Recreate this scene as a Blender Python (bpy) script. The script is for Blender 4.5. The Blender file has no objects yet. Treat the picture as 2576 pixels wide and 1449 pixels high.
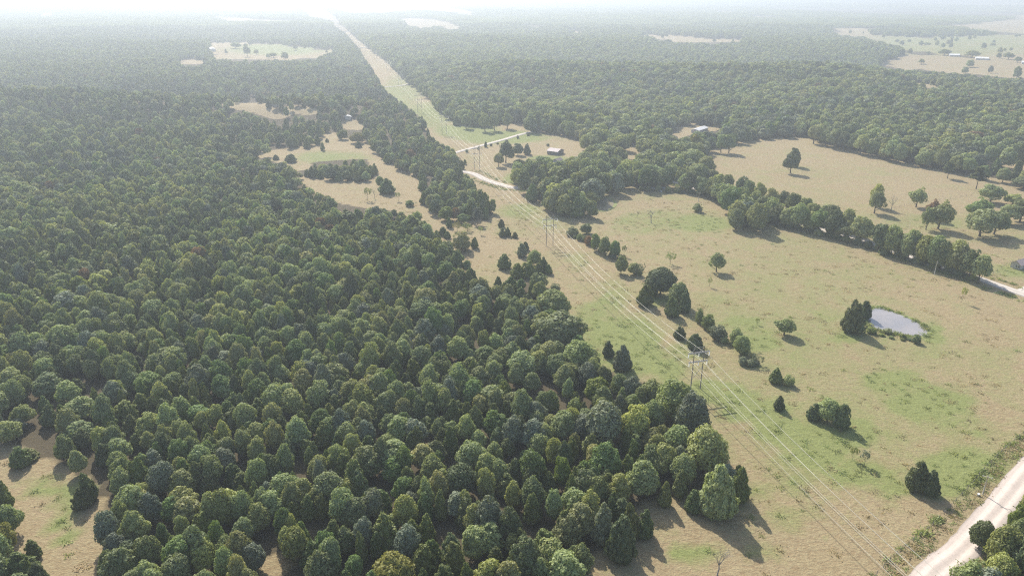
import bpy, math, random
import numpy as np
from mathutils import Vector, Matrix

# ------------------------------------------------------------------ camera, sky, sun
S = bpy.context.scene
COL = S.collection
PW, PH = 2576.0, 1449.0              # photograph coordinates used for all positions below
FP = 1839.2                          # focal length in those pixels
PITCH = math.atan(742.0 / FP)
CAMZ = 120.0
cd = bpy.data.cameras.new('camera')
cam = bpy.data.objects.new('camera', cd)
COL.objects.link(cam)
cam.location = (0, 0, CAMZ)
cam.rotation_euler = (math.pi / 2 - PITCH, 0, 0)
cd.sensor_width = 36
cd.lens = 36 * FP / PW
cd.clip_start = 1.0
cd.clip_end = 60000
S.camera = cam

SUN_EL, SUN_AZ = math.radians(39), math.radians(-20)     # azimuth from +y towards +x
w = bpy.data.worlds.new('World')
S.world = w
w.use_nodes = True
nt = w.node_tree
nt.nodes.clear()
sky = nt.nodes.new('ShaderNodeTexSky')
sky.sky_type = 'NISHITA'
sky.sun_disc = False
sky.sun_elevation = SUN_EL
sky.sun_rotation = SUN_AZ
sky.altitude = 200
sky.dust_density = 2.0
bgn = nt.nodes.new('ShaderNodeBackground')
bgn.inputs['Strength'].default_value = 0.145
wo = nt.nodes.new('ShaderNodeOutputWorld')
nt.links.new(sky.outputs[0], bgn.inputs[0])
nt.links.new(bgn.outputs[0], wo.inputs[0])

sl = bpy.data.lights.new('sun', 'SUN')
sl.energy = 5.0
sl.angle = math.radians(0.6)
sl.color = (1.0, 0.955, 0.88)
sun = bpy.data.objects.new('sun', sl)
COL.objects.link(sun)
sdir = Vector((math.sin(SUN_AZ) * math.cos(SUN_EL), math.cos(SUN_AZ) * math.cos(SUN_EL), math.sin(SUN_EL)))
sun.rotation_euler = sdir.to_track_quat('Z', 'Y').to_euler()
sun.location = (0, 0, 300)

S.view_settings.view_transform = 'Standard'
S.view_settings.look = 'None'
S.view_settings.gamma = 1
S.view_settings.exposure = 0.36
S.cycles.max_bounces = 6
S.cycles.diffuse_bounces = 3
S.cycles.glossy_bounces = 2
S.cycles.transmission_bounces = 3
S.cycles.volume_bounces = 1
S.cycles.transparent_max_bounces = 4
S.cycles.use_denoising = False
S.cycles.filter_width = 1.2
HAZE_DENSITY = 0.00033

# ------------------------------------------------------------------ terrain and projection
CP, SP = math.cos(PITCH), math.sin(PITCH)


def flat_ground(px, py):
    u = (px - PW / 2) / FP
    v = (PH / 2 - py) / FP
    d = (u, CP + v * SP, -SP + v * CP)
    t = -CAMZ / d[2]
    return d[0] * t, d[1] * t


RIDGES = []
for (a, b, hh, wd) in [((-60, 270), (830, 292), 13.0, 50), ((-60, 236), (620, 247), -11.0, 75),
                       ((1250, 200), (2000, 215), 14.0, 110), ((1500, 158), (2250, 165), -12.0, 120),
                       ((1700, 118), (2280, 128), 6.0, 130), ((-50, 118), (500, 125), 6.0, 160),
                       ((900, 112), (1500, 118), 5.0, 160)]:
    RIDGES.append((np.array(flat_ground(*a)), np.array(flat_ground(*b)), hh, wd))


def hgt(x, y):
    x = np.asarray(x, float)
    y = np.asarray(y, float)
    d = np.hypot(x, y)
    a1 = np.clip((d - 430) / 500, 0, 1)
    a1 = a1 * a1 * (3 - 2 * a1)
    a2 = np.clip((d - 1200) / 4000, 0, 1)
    h = a1 * (2.2 * np.sin(x / 71 + 1.3 * np.sin(y / 140)) * np.cos(y / 93 + 0.7)
              + 3.4 * np.sin(x / 190 + 2.1) * np.sin(y / 240 + x / 500 + 0.4))
    h = h + a2 * (5 * np.sin(x / 900 + 0.8) * np.sin(y / 760 + 1.1) + 3.5 * np.sin(x / 420 + y / 610))
    for p, q, hh, wd in RIDGES:
        e = q - p
        L2 = e @ e
        t = np.clip(((x - p[0]) * e[0] + (y - p[1]) * e[1]) / L2, 0, 1)
        dd = np.hypot(x - p[0] - t * e[0], y - p[1] - t * e[1])
        h = h + hh * np.exp(-(dd / wd) ** 2)
    return h


TS = np.geomspace(80, 60000, 1400)


def G(px, py):
    """point of the terrain that the photograph shows at a pixel"""
    u = (px - PW / 2) / FP
    v = (PH / 2 - py) / FP
    d = np.array([u, CP + v * SP, -SP + v * CP])
    z = CAMZ + TS * d[2]
    hh = hgt(TS * d[0], TS * d[1])
    k = np.nonzero(z < hh)[0]
    if len(k) == 0:
        t = TS[-1]
    else:
        i = max(k[0], 1)
        lo, hi = TS[i - 1], TS[i]
        for _ in range(24):
            t = (lo + hi) / 2
            if CAMZ + t * d[2] < float(hgt(t * d[0], t * d[1])):
                hi = t
            else:
                lo = t
    x, y = t * d[0], t * d[1]
    return Vector((x, y, float(hgt(x, y))))


def proj(x, y, z):
    x = np.asarray(x, float)
    zz = np.asarray(z, float) - CAMZ
    f = y * CP - zz * SP
    up = y * SP + zz * CP
    return PW / 2 + FP * x / f, PH / 2 - FP * up / f, f


def inpoly(px, py, poly):
    c = np.zeros(len(px), bool)
    n = len(poly)
    j = n - 1
    for i in range(n):
        xi, yi = poly[i]
        xj, yj = poly[j]
        if yi != yj:
            m = ((yi > py) != (yj > py)) & (px < (xj - xi) * (py - yi) / (yj - yi) + xi)
            c ^= m
        j = i
    return c


# ------------------------------------------------------------------ helpers
def mesh_np(name, V, F, mats, midx=None, smooth=None):
    """V (n,3), F list of index arrays or (m,4) array"""
    me = bpy.data.meshes.new(name)
    V = np.asarray(V, np.float32)
    if isinstance(F, np.ndarray):
        m, k = F.shape
        me.vertices.add(len(V))
        me.vertices.foreach_set('co', V.ravel())
        me.loops.add(m * k)
        me.loops.foreach_set('vertex_index', F.astype(np.int32).ravel())
        me.polygons.add(m)
        me.polygons.foreach_set('loop_start', np.arange(0, m * k, k, dtype=np.int32))
    else:
        me.from_pydata([tuple(map(float, v)) for v in V], [], [tuple(int(i) for i in f) for f in F])
    for mt in mats:
        me.materials.append(mt)
    if midx is not None:
        me.polygons.foreach_set('material_index', np.asarray(midx, np.int32))
    if smooth is not None:
        me.polygons.foreach_set('use_smooth', np.asarray(smooth, bool) if hasattr(smooth, '__len__') else np.full(len(me.polygons), smooth))
    me.update(calc_edges=True)
    me.validate()
    return me


def link(name, me, parent=None, label=None, cat=None, group=None, kind=None):
    o = bpy.data.objects.new(name, me)
    COL.objects.link(o)
    if parent is not None:
        o.parent = parent
    tag(o, label, cat, group, kind)
    return o


def tag(o, label=None, cat=None, group=None, kind=None):
    if label:
        o['label'] = label
    if cat:
        o['category'] = cat
    if group:
        o['group'] = group
    if kind:
        o['kind'] = kind


def empty(name, loc, label, cat, group=None, rz=0.0, scale=None):
    o = bpy.data.objects.new(name, None)
    o.empty_display_size = 0.5
    COL.objects.link(o)
    o.location = loc
    o.rotation_euler = (0, 0, rz)
    if scale:
        o.scale = scale
    tag(o, label, cat, group)
    return o


class MB:
    def __init__(s):
        s.V = []
        s.F = []

    def add(s, V, F):
        n = len(s.V)
        s.V += [tuple(v) for v in V]
        s.F += [tuple(i + n for i in f) for f in F]

    def box(s, c, sz, rz=0.0):
        cx, cy, cz = c
        V = []
        for dx in (-.5, .5):
            for dy in (-.5, .5):
                for dz in (-.5, .5):
                    x, y = dx * sz[0], dy * sz[1]
                    V.append((cx + x * math.cos(rz) - y * math.sin(rz), cy + x * math.sin(rz) + y * math.cos(rz), cz + dz * sz[2]))
        s.add(V, [(0, 1, 3, 2), (4, 6, 7, 5), (0, 4, 5, 1), (2, 3, 7, 6), (0, 2, 6, 4), (1, 5, 7, 3)])

    def tube(s, pts, radii, n=6, cap=True):
        pts = [Vector(p) for p in pts]
        rings = []
        for i, p in enumerate(pts):
            a = pts[max(i - 1, 0)]
            b = pts[min(i + 1, len(pts) - 1)]
            t = (b - a).normalized()
            ref = Vector((0, 0, 1)) if abs(t.z) < .9 else Vector((1, 0, 0))
            u = t.cross(ref).normalized()
            v = t.cross(u)
            rings.append([p + (u * math.cos(2 * math.pi * k / n) + v * math.sin(2 * math.pi * k / n)) * radii[i] for k in range(n)])
        V = [q for r in rings for q in r]
        F = []
        for i in range(len(rings) - 1):
            for k in range(n):
                F.append((i * n + k, i * n + (k + 1) % n, (i + 1) * n + (k + 1) % n, (i + 1) * n + k))
        if cap:
            F.append(tuple(range(n)))
            F.append(tuple((len(rings) - 1) * n + k for k in reversed(range(n))))
        s.add(V, F)

    def mesh(s, name, mats, smooth=False):
        return mesh_np(name, s.V, s.F, mats, smooth=smooth)


# ------------------------------------------------------------------ materials
def mat(name):
    m = bpy.data.materials.new(name)
    m.use_nodes = True
    t = m.node_tree
    t.nodes.clear()
    out = t.nodes.new('ShaderNodeOutputMaterial')
    return m, t, out


def N(t, typ, **kw):
    n = t.nodes.new(typ)
    for k, v in kw.items():
        setattr(n, k, v)
    return n


def noise(t, vec, scale, detail=4, rough=0.55, dist=0.0):
    n = N(t, 'ShaderNodeTexNoise')
    n.inputs['Scale'].default_value = scale
    n.inputs['Detail'].default_value = detail
    n.inputs['Roughness'].default_value = rough
    n.inputs['Distortion'].default_value = dist
    if vec is not None:
        t.links.new(vec, n.inputs['Vector'])
    return n.outputs['Fac']


def ramp(t, fac, stops):
    r = N(t, 'ShaderNodeValToRGB')
    while len(r.color_ramp.elements) < len(stops):
        r.color_ramp.elements.new(0.5)
    for e, (p, c) in zip(r.color_ramp.elements, stops):
        e.position = p
        e.color = (c[0], c[1], c[2], 1) if hasattr(c, '__len__') else (c, c, c, 1)
    t.links.new(fac, r.inputs[0])
    return r.outputs[0]


def mix(t, fac, a, b, mode='MIX'):
    n = N(t, 'ShaderNodeMix')
    n.data_type = 'RGBA'
    n.blend_type = mode
    for s_, v in ((n.inputs[0], fac), (n.inputs[6], a), (n.inputs[7], b)):
        if isinstance(v, (int, float)):
            s_.default_value = v
        elif isinstance(v, tuple):
            s_.default_value = (v[0], v[1], v[2], 1)
        else:
            t.links.new(v, s_)
    return n.outputs[2]


def math_(t, op, a, b=0.0, clamp=False):
    n = N(t, 'ShaderNodeMath', operation=op)
    n.use_clamp = clamp
    for s_, v in ((n.inputs[0], a), (n.inputs[1], b)):
        if isinstance(v, (int, float)):
            s_.default_value = v
        else:
            t.links.new(v, s_)
    return n.outputs[0]


def leaf_mat(name, c1, c2, tint, spread=0.5, trans=0.28, coat=0.02):
    """c1,c2 light and dark leaf colours; tint = palette over which single trees vary"""
    m, t, out = mat(name)
    geo = N(t, 'ShaderNodeNewGeometry')
    oi = N(t, 'ShaderNodeObjectInfo')
    tc = N(t, 'ShaderNodeTexCoord')
    isl = geo.outputs['Random Per Island']
    nz = noise(t, tc.outputs['Object'], 0.9, 2, 0.6)
    f = math_(t, 'ADD', math_(t, 'MULTIPLY', isl, 0.65), math_(t, 'MULTIPLY', nz, 0.5))
    base = mix(t, f, c1, c2)
    rnd = oi.outputs['Random']
    tn = ramp(t, rnd, [(i / (len(tint) - 1), c) for i, c in enumerate(tint)])
    colr = mix(t, spread, base, mix(t, 1.0, base, tn, 'MULTIPLY'))
    r2 = math_(t, 'FRACT', math_(t, 'MULTIPLY', rnd, 37.7))
    val = math_(t, 'ADD', math_(t, 'MULTIPLY', r2, 0.5), 0.75)
    vm = N(t, 'ShaderNodeVectorMath', operation='SCALE')
    t.links.new(colr, vm.inputs[0])
    t.links.new(val, vm.inputs['Scale'])
    colr = vm.outputs[0]
    df = N(t, 'ShaderNodeBsdfDiffuse')
    tr = N(t, 'ShaderNodeBsdfTranslucent')
    t.links.new(colr, df.inputs[0])
    t.links.new(mix(t, 1.0, colr, (1.25, 1.3, 0.6), 'MULTIPLY'), tr.inputs[0])
    ms = N(t, 'ShaderNodeMixShader')
    ms.inputs[0].default_value = trans
    t.links.new(df.outputs[0], ms.inputs[1])
    t.links.new(tr.outputs[0], ms.inputs[2])
    gl = N(t, 'ShaderNodeBsdfGlossy')
    gl.inputs['Roughness'].default_value = 0.5
    gl.inputs['Color'].default_value = (0.8, 0.85, 0.8, 1)
    m2 = N(t, 'ShaderNodeMixShader')
    m2.inputs[0].default_value = coat
    t.links.new(ms.outputs[0], m2.inputs[1])
    t.links.new(gl.outputs[0], m2.inputs[2])
    t.links.new(m2.outputs[0], out.inputs['Surface'])
    return m


def simple(name, col, rough=0.8, var=0.25, scale=3.0, metal=0.0, spec=0.3, bump=0.0, stretch=None):
    m, t, out = mat(name)
    tc = N(t, 'ShaderNodeTexCoord')
    vec = tc.outputs['Object']
    if stretch:
        mp = N(t, 'ShaderNodeMapping')
        mp.inputs['Scale'].default_value = stretch
        t.links.new(vec, mp.inputs[0])
        vec = mp.outputs[0]
    nz = noise(t, vec, scale, 4)
    c = mix(t, nz, tuple(x * (1 - var) for x in col), tuple(min(1, x * (1 + var)) for x in col))
    b = N(t, 'ShaderNodeBsdfPrincipled')
    t.links.new(c, b.inputs['Base Color'])
    b.inputs['Roughness'].default_value = rough
    b.inputs['Metallic'].default_value = metal
    b.inputs['Specular IOR Level'].default_value = spec
    if bump:
        bp = N(t, 'ShaderNodeBump')
        bp.inputs['Strength'].default_value = bump
        bp.inputs['Distance'].default_value = 0.1
        t.links.new(nz, bp.inputs['Height'])
        t.links.new(bp.outputs[0], b.inputs['Normal'])
    t.links.new(b.outputs[0], out.inputs['Surface'])
    return m


PAL = [(1.0, 1.0, 1.0), (1.25, 1.12, 0.72), (0.88, 1.0, 1.02), (1.25, 1.02, 0.9), (0.95, 1.08, 0.85), (1.2, 1.2, 1.12), (0.75, 0.84, 0.75), (1.5, 1.35, 0.7)]
M = {}
M['green'] = leaf_mat('leaf_green', (0.190, 0.218, 0.092), (0.365, 0.392, 0.190), PAL, 0.75)
M['cedar'] = leaf_mat('leaf_cedar', (0.115, 0.146, 0.046), (0.210, 0.248, 0.090), PAL[:5], 0.8, 0.18, 0.02)
M['grey'] = leaf_mat('leaf_grey', (0.160, 0.185, 0.125), (0.240, 0.265, 0.185), PAL[:3], 0.4, 0.2)
M['lime'] = leaf_mat('leaf_lime', (0.150, 0.190, 0.035), (0.240, 0.275, 0.070), PAL[:3], 0.4, 0.35)
M['fresh'] = leaf_mat('leaf_fresh', (0.140, 0.205, 0.065), (0.220, 0.290, 0.110), PAL[:3], 0.4, 0.3)
M['yellow'] = leaf_mat('leaf_yellow', (0.190, 0.180, 0.035), (0.300, 0.270, 0.070), PAL[:3], 0.4, 0.35)
M['rust'] = leaf_mat('leaf_rust', (0.200, 0.120, 0.060), (0.300, 0.180, 0.100), PAL[:3], 0.4, 0.3)
M['pine'] = leaf_mat('needle_pine', (0.075, 0.095, 0.035), (0.120, 0.140, 0.060), PAL[:3], 0.4, 0.2)
M['dark'] = leaf_mat('leaf_dark', (0.120, 0.145, 0.060), (0.195, 0.225, 0.105), PAL[:4], 0.5, 0.2)
M['weed'] = leaf_mat('leaf_weed', (0.180, 0.220, 0.070), (0.280, 0.320, 0.115), PAL[:5], 0.7, 0.35)
M['straw'] = leaf_mat('grass_straw', (0.300, 0.240, 0.130), (0.420, 0.340, 0.210), PAL[:4], 0.5, 0.35)
M['bark'] = simple('bark', (0.115, 0.090, 0.068), 0.95, 0.4, 5)
M['bare_wood'] = simple('bare_wood', (0.30, 0.27, 0.24), 0.9, 0.3, 5)
M['pole'] = simple('weathered_pole', (0.27, 0.23, 0.20), 0.85, 0.3, 2)
M['pale_pole'] = simple('pale_pole', (0.50, 0.46, 0.38), 0.85, 0.2, 2)
M['arm'] = simple('weathered_arm', (0.36, 0.34, 0.33), 0.8, 0.25, 2)
M['insulator'] = simple('white_insulator', (0.85, 0.84, 0.80), 0.35, 0.05, 4)
M['wire'] = simple('aluminium_wire', (0.52, 0.50, 0.41), 0.5, 0.08, 0.3, 0.35, 0.5)
M['thin_wire'] = simple('dark_wire', (0.25, 0.23, 0.21), 0.6, 0.1, 1)
M['wall_grey'] = simple('grey_siding', (0.56, 0.52, 0.48), 0.8, 0.12, 1.5)
M['wall_board'] = simple('weathered_boards', (0.27, 0.23, 0.20), 0.9, 0.3, 4, stretch=(6, 6, 0.6))
M['white'] = simple('white_paint', (0.80, 0.79, 0.76), 0.5, 0.05, 3)
M['white_metal'] = simple('white_metal_roof', (0.66, 0.65, 0.63), 0.7, 0.08, 0.6, 0.0, 0.2)
M['rust_roof'] = simple('rusty_pink_roof', (0.50, 0.41, 0.38), 0.65, 0.25, 0.7)
M['shingle'] = simple('tan_pink_shingles', (0.60, 0.47, 0.42), 0.9, 0.15, 1.2)
M['glass'] = simple('window_glass', (0.03, 0.035, 0.04), 0.1, 0.1, 1, 0, 0.7)
M['silver'] = simple('silver_roof', (0.50, 0.51, 0.52), 0.7, 0.1, 1, 0.0, 0.2)
M['rubber'] = simple('black_rubber', (0.03, 0.03, 0.03), 0.8, 0.1, 1)
M['pipe'] = simple('white_pipe', (0.75, 0.75, 0.74), 0.5, 0.05, 1)


def ground_mat():
    m, t, out = mat('meadow_ground')
    geo = N(t, 'ShaderNodeNewGeometry')
    P = geo.outputs['Position']
    ag = N(t, 'ShaderNodeAttribute', attribute_name='lush')
    aw = N(t, 'ShaderNodeAttribute', attribute_name='wood')
    n_l = noise(t, P, 0.012, 5, 0.6)
    n_m = noise(t, P, 0.07, 5, 0.62, 0.8)
    n_s = noise(t, P, 0.55, 4, 0.7)
    n_f = noise(t, P, 2.4, 3, 0.7)
    # wind-combed grass: noise stretched in one direction
    mp = N(t, 'ShaderNodeMapping')
    mp.inputs['Rotation'].default_value = (0, 0, 0.5)
    mp.inputs['Scale'].default_value = (0.7, 1.5, 1)
    t.links.new(P, mp.inputs[0])
    n_w = noise(t, mp.outputs[0], 0.9, 4, 0.65, 1.2)
    straw = mix(t, ramp(t, n_m, [(0.35, 0), (0.65, 1)]), (0.315, 0.230, 0.125), (0.370, 0.276, 0.160))
    straw = mix(t, ramp(t, n_w, [(0.38, 0), (0.62, 1)]), straw, (0.355, 0.290, 0.162))
    green = mix(t, n_s, (0.170, 0.210, 0.062), (0.265, 0.300, 0.100))
    # natural green: lush attribute broken up by noise, plus sparse green elsewhere
    f = math_(t, 'ADD', math_(t, 'MULTIPLY', ag.outputs['Fac'], 1.35), math_(t, 'MULTIPLY', math_(t, 'SUBTRACT', n_m, 0.5), 1.5))
    f = math_(t, 'ADD', f, math_(t, 'MULTIPLY', math_(t, 'SUBTRACT', n_s, 0.5), 0.9))
    f = math_(t, 'ADD', f, math_(t, 'MULTIPLY', math_(t, 'SUBTRACT', n_l, 0.5), 1.2))
    f = ramp(t, f, [(0.05, 0), (0.85, 1)])
    c = mix(t, math_(t, 'MULTIPLY', f, 0.85), straw, green)
    bare = ramp(t, noise(t, P, 0.11, 4, 0.7), [(0.66, 0), (0.74, 1)])
    c = mix(t, math_(t, 'MULTIPLY', bare, 0.4), c, (0.36, 0.265, 0.19))
    spk = ramp(t, n_f, [(0.3, 0.84), (0.7, 1.14)])
    c = mix(t, 1.0, c, spk, 'MULTIPLY')
    spk2 = ramp(t, n_w, [(0.3, 0.80), (0.55, 1.0), (0.75, 1.15)])
    c = mix(t, 1.0, c, spk2, 'MULTIPLY')
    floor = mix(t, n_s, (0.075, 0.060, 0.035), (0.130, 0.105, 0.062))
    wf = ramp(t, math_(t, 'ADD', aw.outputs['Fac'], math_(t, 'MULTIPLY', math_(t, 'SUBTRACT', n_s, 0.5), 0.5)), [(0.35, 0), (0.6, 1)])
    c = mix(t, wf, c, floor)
    b = N(t, 'ShaderNodeBsdfPrincipled')
    t.links.new(c, b.inputs['Base Color'])
    b.inputs['Roughness'].default_value = 0.95
    b.inputs['Specular IOR Level'].default_value = 0.1
    bp = N(t, 'ShaderNodeBump')
    bp.inputs['Strength'].default_value = 0.6
    bp.inputs['Distance'].default_value = 0.5
    hsum = math_(t, 'ADD', math_(t, 'MULTIPLY', n_f, 0.5), n_w)
    t.links.new(math_(t, 'ADD', hsum, n_s), bp.inputs['Height'])
    t.links.new(bp.outputs[0], b.inputs['Normal'])
    t.links.new(b.outputs[0], out.inputs['Surface'])
    return m


def gravel_mat(name, tint=(0.62, 0.53, 0.46)):
    m, t, out = mat(name)
    geo = N(t, 'ShaderNodeNewGeometry')
    P = geo.outputs['Position']
    ac = N(t, 'ShaderNodeAttribute', attribute_name='across')
    n1 = noise(t, P, 0.25, 5, 0.65)
    n2 = noise(t, P, 3.0, 4, 0.7)
    c = mix(t, n1, tuple(x * .82 for x in tint), tuple(min(1, x * 1.16) for x in tint))
    a = math_(t, 'ADD', math_(t, 'ABSOLUTE', ac.outputs['Fac']), math_(t, 'MULTIPLY', math_(t, 'SUBTRACT', n1, 0.5), 0.10))
    tracks = ramp(t, a, [(0.0, 0.78), (0.16, 0.86), (0.34, 1.14), (0.52, 1.08), (0.68, 0.84), (0.86, 0.80), (1.0, 0.52)])
    c = mix(t, 1.0, c, tracks, 'MULTIPLY')
    c = mix(t, 1.0, c, ramp(t, n2, [(0.3, 0.86), (0.7, 1.1)]), 'MULTIPLY')
    b = N(t, 'ShaderNodeBsdfPrincipled')
    t.links.new(c, b.inputs['Base Color'])
    b.inputs['Roughness'].default_value = 0.95
    b.inputs['Specular IOR Level'].default_value = 0.1
    t.links.new(b.outputs[0], out.inputs['Surface'])
    return m


def water_mat(name, c1, c2, rough=0.08):
    m, t, out = mat(name)
    geo = N(t, 'ShaderNodeNewGeometry')
    P = geo.outputs['Position']
    n1 = noise(t, P, 0.09, 4, 0.6, 0.6)
    n2 = noise(t, P, 1.6, 3, 0.6)
    c = mix(t, ramp(t, n1, [(0.35, 0), (0.65, 1)]), c1, c2)
    b = N(t, 'ShaderNodeBsdfPrincipled')
    t.links.new(c, b.inputs['Base Color'])
    b.inputs['Roughness'].default_value = rough
    b.inputs['Specular IOR Level'].default_value = 0.6 if rough < .2 else 0.12
    bp = N(t, 'ShaderNodeBump')
    bp.inputs['Strength'].default_value = 0.12
    bp.inputs['Distance'].default_value = 0.1
    t.links.new(n2, bp.inputs['Height'])
    t.links.new(bp.outputs[0], b.inputs['Normal'])
    t.links.new(b.outputs[0], out.inputs['Surface'])
    return m


M['ground'] = ground_mat()
M['gravel'] = gravel_mat('pale_gravel', (0.66, 0.56, 0.48))
M['gravel2'] = gravel_mat('white_gravel', (0.62, 0.55, 0.47))
M['water'] = water_mat('pond_water', (0.27, 0.255, 0.25), (0.34, 0.305, 0.28))
M['brown_water'] = water_mat('muddy_water', (0.27, 0.22, 0.13), (0.30, 0.26, 0.17), 0.3)
M['mud'] = simple('pond_bank_grass', (0.24, 0.26, 0.09), 0.95, 0.4, 0.8)

# ------------------------------------------------------------------ open land (outlines of the fields in the photograph)
FIELDS = [
    # near corridor and the big right field
    [(1480, 1700), (1500, 1449), (1590, 1395), (1645, 1310), (1690, 1255), (1740, 1285), (1830, 1292), (1885, 1245), (1868, 1170), (1838, 1120),
     (1800, 1060), (1780, 1000), (1745, 962), (1660, 955), (1600, 942), (1545, 930), (1510, 900), (1490, 870), (1465, 840), (1445, 800),
     (1437, 755), (1400, 722), (1340, 705), (1290, 700), (1255, 712), (1225, 732), (1213, 700), (1190, 670), (1150, 625), (1115, 600),
     (1087, 562), (1060, 545), (1062, 552), (1130, 556), (1250, 552), (1262, 540), (1245, 500), (1200, 472), (1185, 445), (1305, 475),
     (1330, 505), (1370, 530), (1412, 548), (1500, 552), (1528, 545), (1500, 520), (1500, 500), (1540, 493), (1590, 475), (1640, 466),
     (1700, 474), (1760, 490), (1815, 512), (1815, 560), (1832, 580), (1920, 582), (1955, 562), (2050, 590), (2150, 616),
     (2300, 652), (2400, 682), (2480, 712), (2576, 745), (2900, 830), (3100, 900), (3000, 960), (2700, 1060), (2570, 1180), (2500, 1260),
     (2480, 1290), (2430, 1345), (2400, 1449), (2380, 1700)],
    # corridor between its upper roads
    [(1150, 385), (1142, 372), (1100, 350), (1082, 325), (1065, 290), (1020, 262), (1000, 245), (965, 222), (945, 185), (905, 125),
     (870, 85), (820, 50), (800, 35), (835, 32), (860, 62), (900, 100), (930, 125), (965, 150), (1005, 190), (1045, 225), (1085, 262),
     (1120, 295), (1150, 312), (1180, 318), (1230, 322), (1290, 312), (1320, 318), (1332, 336), (1250, 362)],
    [(1150, 385), (1330, 336), (1400, 338), (1445, 352), (1475, 372), (1465, 390), (1410, 402), (1330, 398), (1300, 405), (1282, 425),
     (1292, 460), (1305, 478), (1185, 448), (1178, 400)],
    # far right pasture with the hedge row between it and the big field
    [(1770, 445), (1778, 400), (1790, 378), (1850, 366), (1880, 356), (1950, 350), (2000, 346), (2030, 352), (2080, 366), (2150, 383),
     (2220, 400), (2290, 416), (2370, 430), (2450, 443), (2540, 460), (2576, 468), (2800, 505), (3100, 560), (3100, 900), (2900, 830),
     (2576, 745), (2480, 712), (2300, 652), (2050, 590), (1950, 545), (1925, 500), (1880, 480), (1830, 470), (1790, 462)],
    # left clearings
    [(613, 389), (734, 376), (792, 368), (821, 360), (819, 339), (850, 335), (852, 350), (912, 360), (945, 385), (941, 397), (871, 399),
     (808, 403), (767, 408), (761, 432), (746, 428), (742, 412), (717, 408), (674, 396)],
    [(754, 445), (796, 449), (850, 457), (954, 461), (962, 434), (985, 432), (1037, 439), (1053, 453), (1051, 490), (1057, 515),
     (1064, 556), (1030, 540), (1000, 526), (940, 520), (904, 515), (850, 501), (808, 484), (783, 463)],
    [(565, 262), (640, 257), (672, 268), (725, 288), (700, 300), (650, 284), (600, 274)],
    [(858, 306), (905, 304), (914, 320), (890, 328), (862, 316)],
    [(722, 268), (760, 268), (800, 282), (780, 290), (740, 282)],
    # lower left clearing
    [(-260, 1120), (-10, 1125), (27, 1165), (80, 1182), (137, 1185), (143, 1215), (180, 1212), (177, 1262), (213, 1278), (217, 1342),
     (230, 1352), (236, 1449), (250, 1700), (150, 1700), (127, 1448), (115, 1395), (67, 1332), (30, 1258), (-5, 1192), (-260, 1160)],
    # small gaps inside the near wood
    [(1112, 1120), (1150, 1112), (1172, 1124), (1140, 1136)],
    [(640, 1418), (700, 1410), (740, 1430), (690, 1445)],
    # far fields
    [(525, 108), (600, 108), (700, 112), (842, 128), (790, 148), (700, 150), (620, 152), (545, 148), (530, 130)],
    [(455, 151), (515, 152), (512, 163), (475, 165)],
    [(535, 42), (560, 40), (640, 46), (760, 50), (790, 56), (600, 57), (560, 55)],
    [(550, 18), (650, 15), (720, 20), (760, 28), (700, 30), (600, 30)],
    [(750, 12), (800, 18), (840, 34), (860, 62), (815, 52), (780, 45), (765, 30)],
    [(900, 5), (960, 9), (1060, 8), (1190, 28), (1190, 44), (1140, 34), (1060, 27), (1010, 30), (960, 36), (880, 36), (830, 20)],
    [(1000, 46), (1060, 44), (1120, 52), (1160, 66), (1150, 76), (1100, 66), (1060, 72), (1020, 62)],
    [(1605, 88), (1700, 90), (1780, 97), (1868, 98), (1850, 106), (1790, 110), (1700, 106), (1640, 95)],
    [(1880, 38), (1940, 40), (1960, 48), (1900, 47)],
    [(2090, 68), (2200, 66), (2290, 68), (2180, 72), (2190, 87), (2300, 94), (2400, 92), (2555, 88), (2500, 80), (2350, 62), (2450, 58),
     (2576, 42), (2900, 20), (2900, 175), (2576, 158), (2480, 144), (2300, 130), (2285, 125), (2180, 95), (2110, 88)],
    [(2200, 166), (2285, 136), (2400, 142), (2480, 150), (2576, 165), (2900, 190), (2900, 215), (2560, 196), (2500, 193), (2350, 180), (2250, 174)],
    [(2255, 207), (2370, 212), (2352, 224), (2290, 217)],
    [(1690, 322), (1740, 312), (1832, 318), (1800, 328), (1745, 332), (1702, 346), (1685, 352)],
    [(2440, 388), (2480, 394), (2576, 412), (2900, 450), (2900, 476), (2560, 428), (2480, 408)],
    [(940, 396), (985, 415), (1002, 434), (962, 436), (945, 412)],
    [(1036, 512), (1075, 536), (1112, 556), (1092, 566), (1058, 550)],
    [(98, 30), (132, 30), (128, 46), (104, 44)],
    [(355, 11), (428, 16), (422, 23), (362, 19)],
    [(640, 2), (900, 0), (1210, 5), (1190, 15), (1000, 11), (800, 13), (650, 12)],
    [(1430, 78), (1462, 79), (1458, 84), (1434, 83)],
    [(1800, 26), (1850, 27), (1840, 33), (1806, 32)],
    [(1940, 4), (2140, 5), (2130, 10), (1950, 10)],
    [(2330, 6), (2560, 8), (2700, 8), (2690, 15), (2400, 14)],
    [(1320, 62), (1372, 63), (1366, 68), (1326, 67)],
    [(1570, 370), (1590, 365), (1612, 385), (1600, 402), (1575, 396)],
]


def in_fields(px, py, sel=None):
    c = np.zeros(len(px), bool)
    for p in (sel or FIELDS):
        c |= inpoly(px, py, p)
    return c


# ------------------------------------------------------------------ ground sheet
def axis(lo, hi, step, far, g=1.09):
    c = list(np.arange(lo, hi + step, step))
    s_ = step
    while c[-1] < far:
        s_ *= g
        c.append(c[-1] + s_)
    s_ = step
    while c[0] > -far:
        s_ *= g
        c.insert(0, c[0] - s_)
    return np.array(c)


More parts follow.
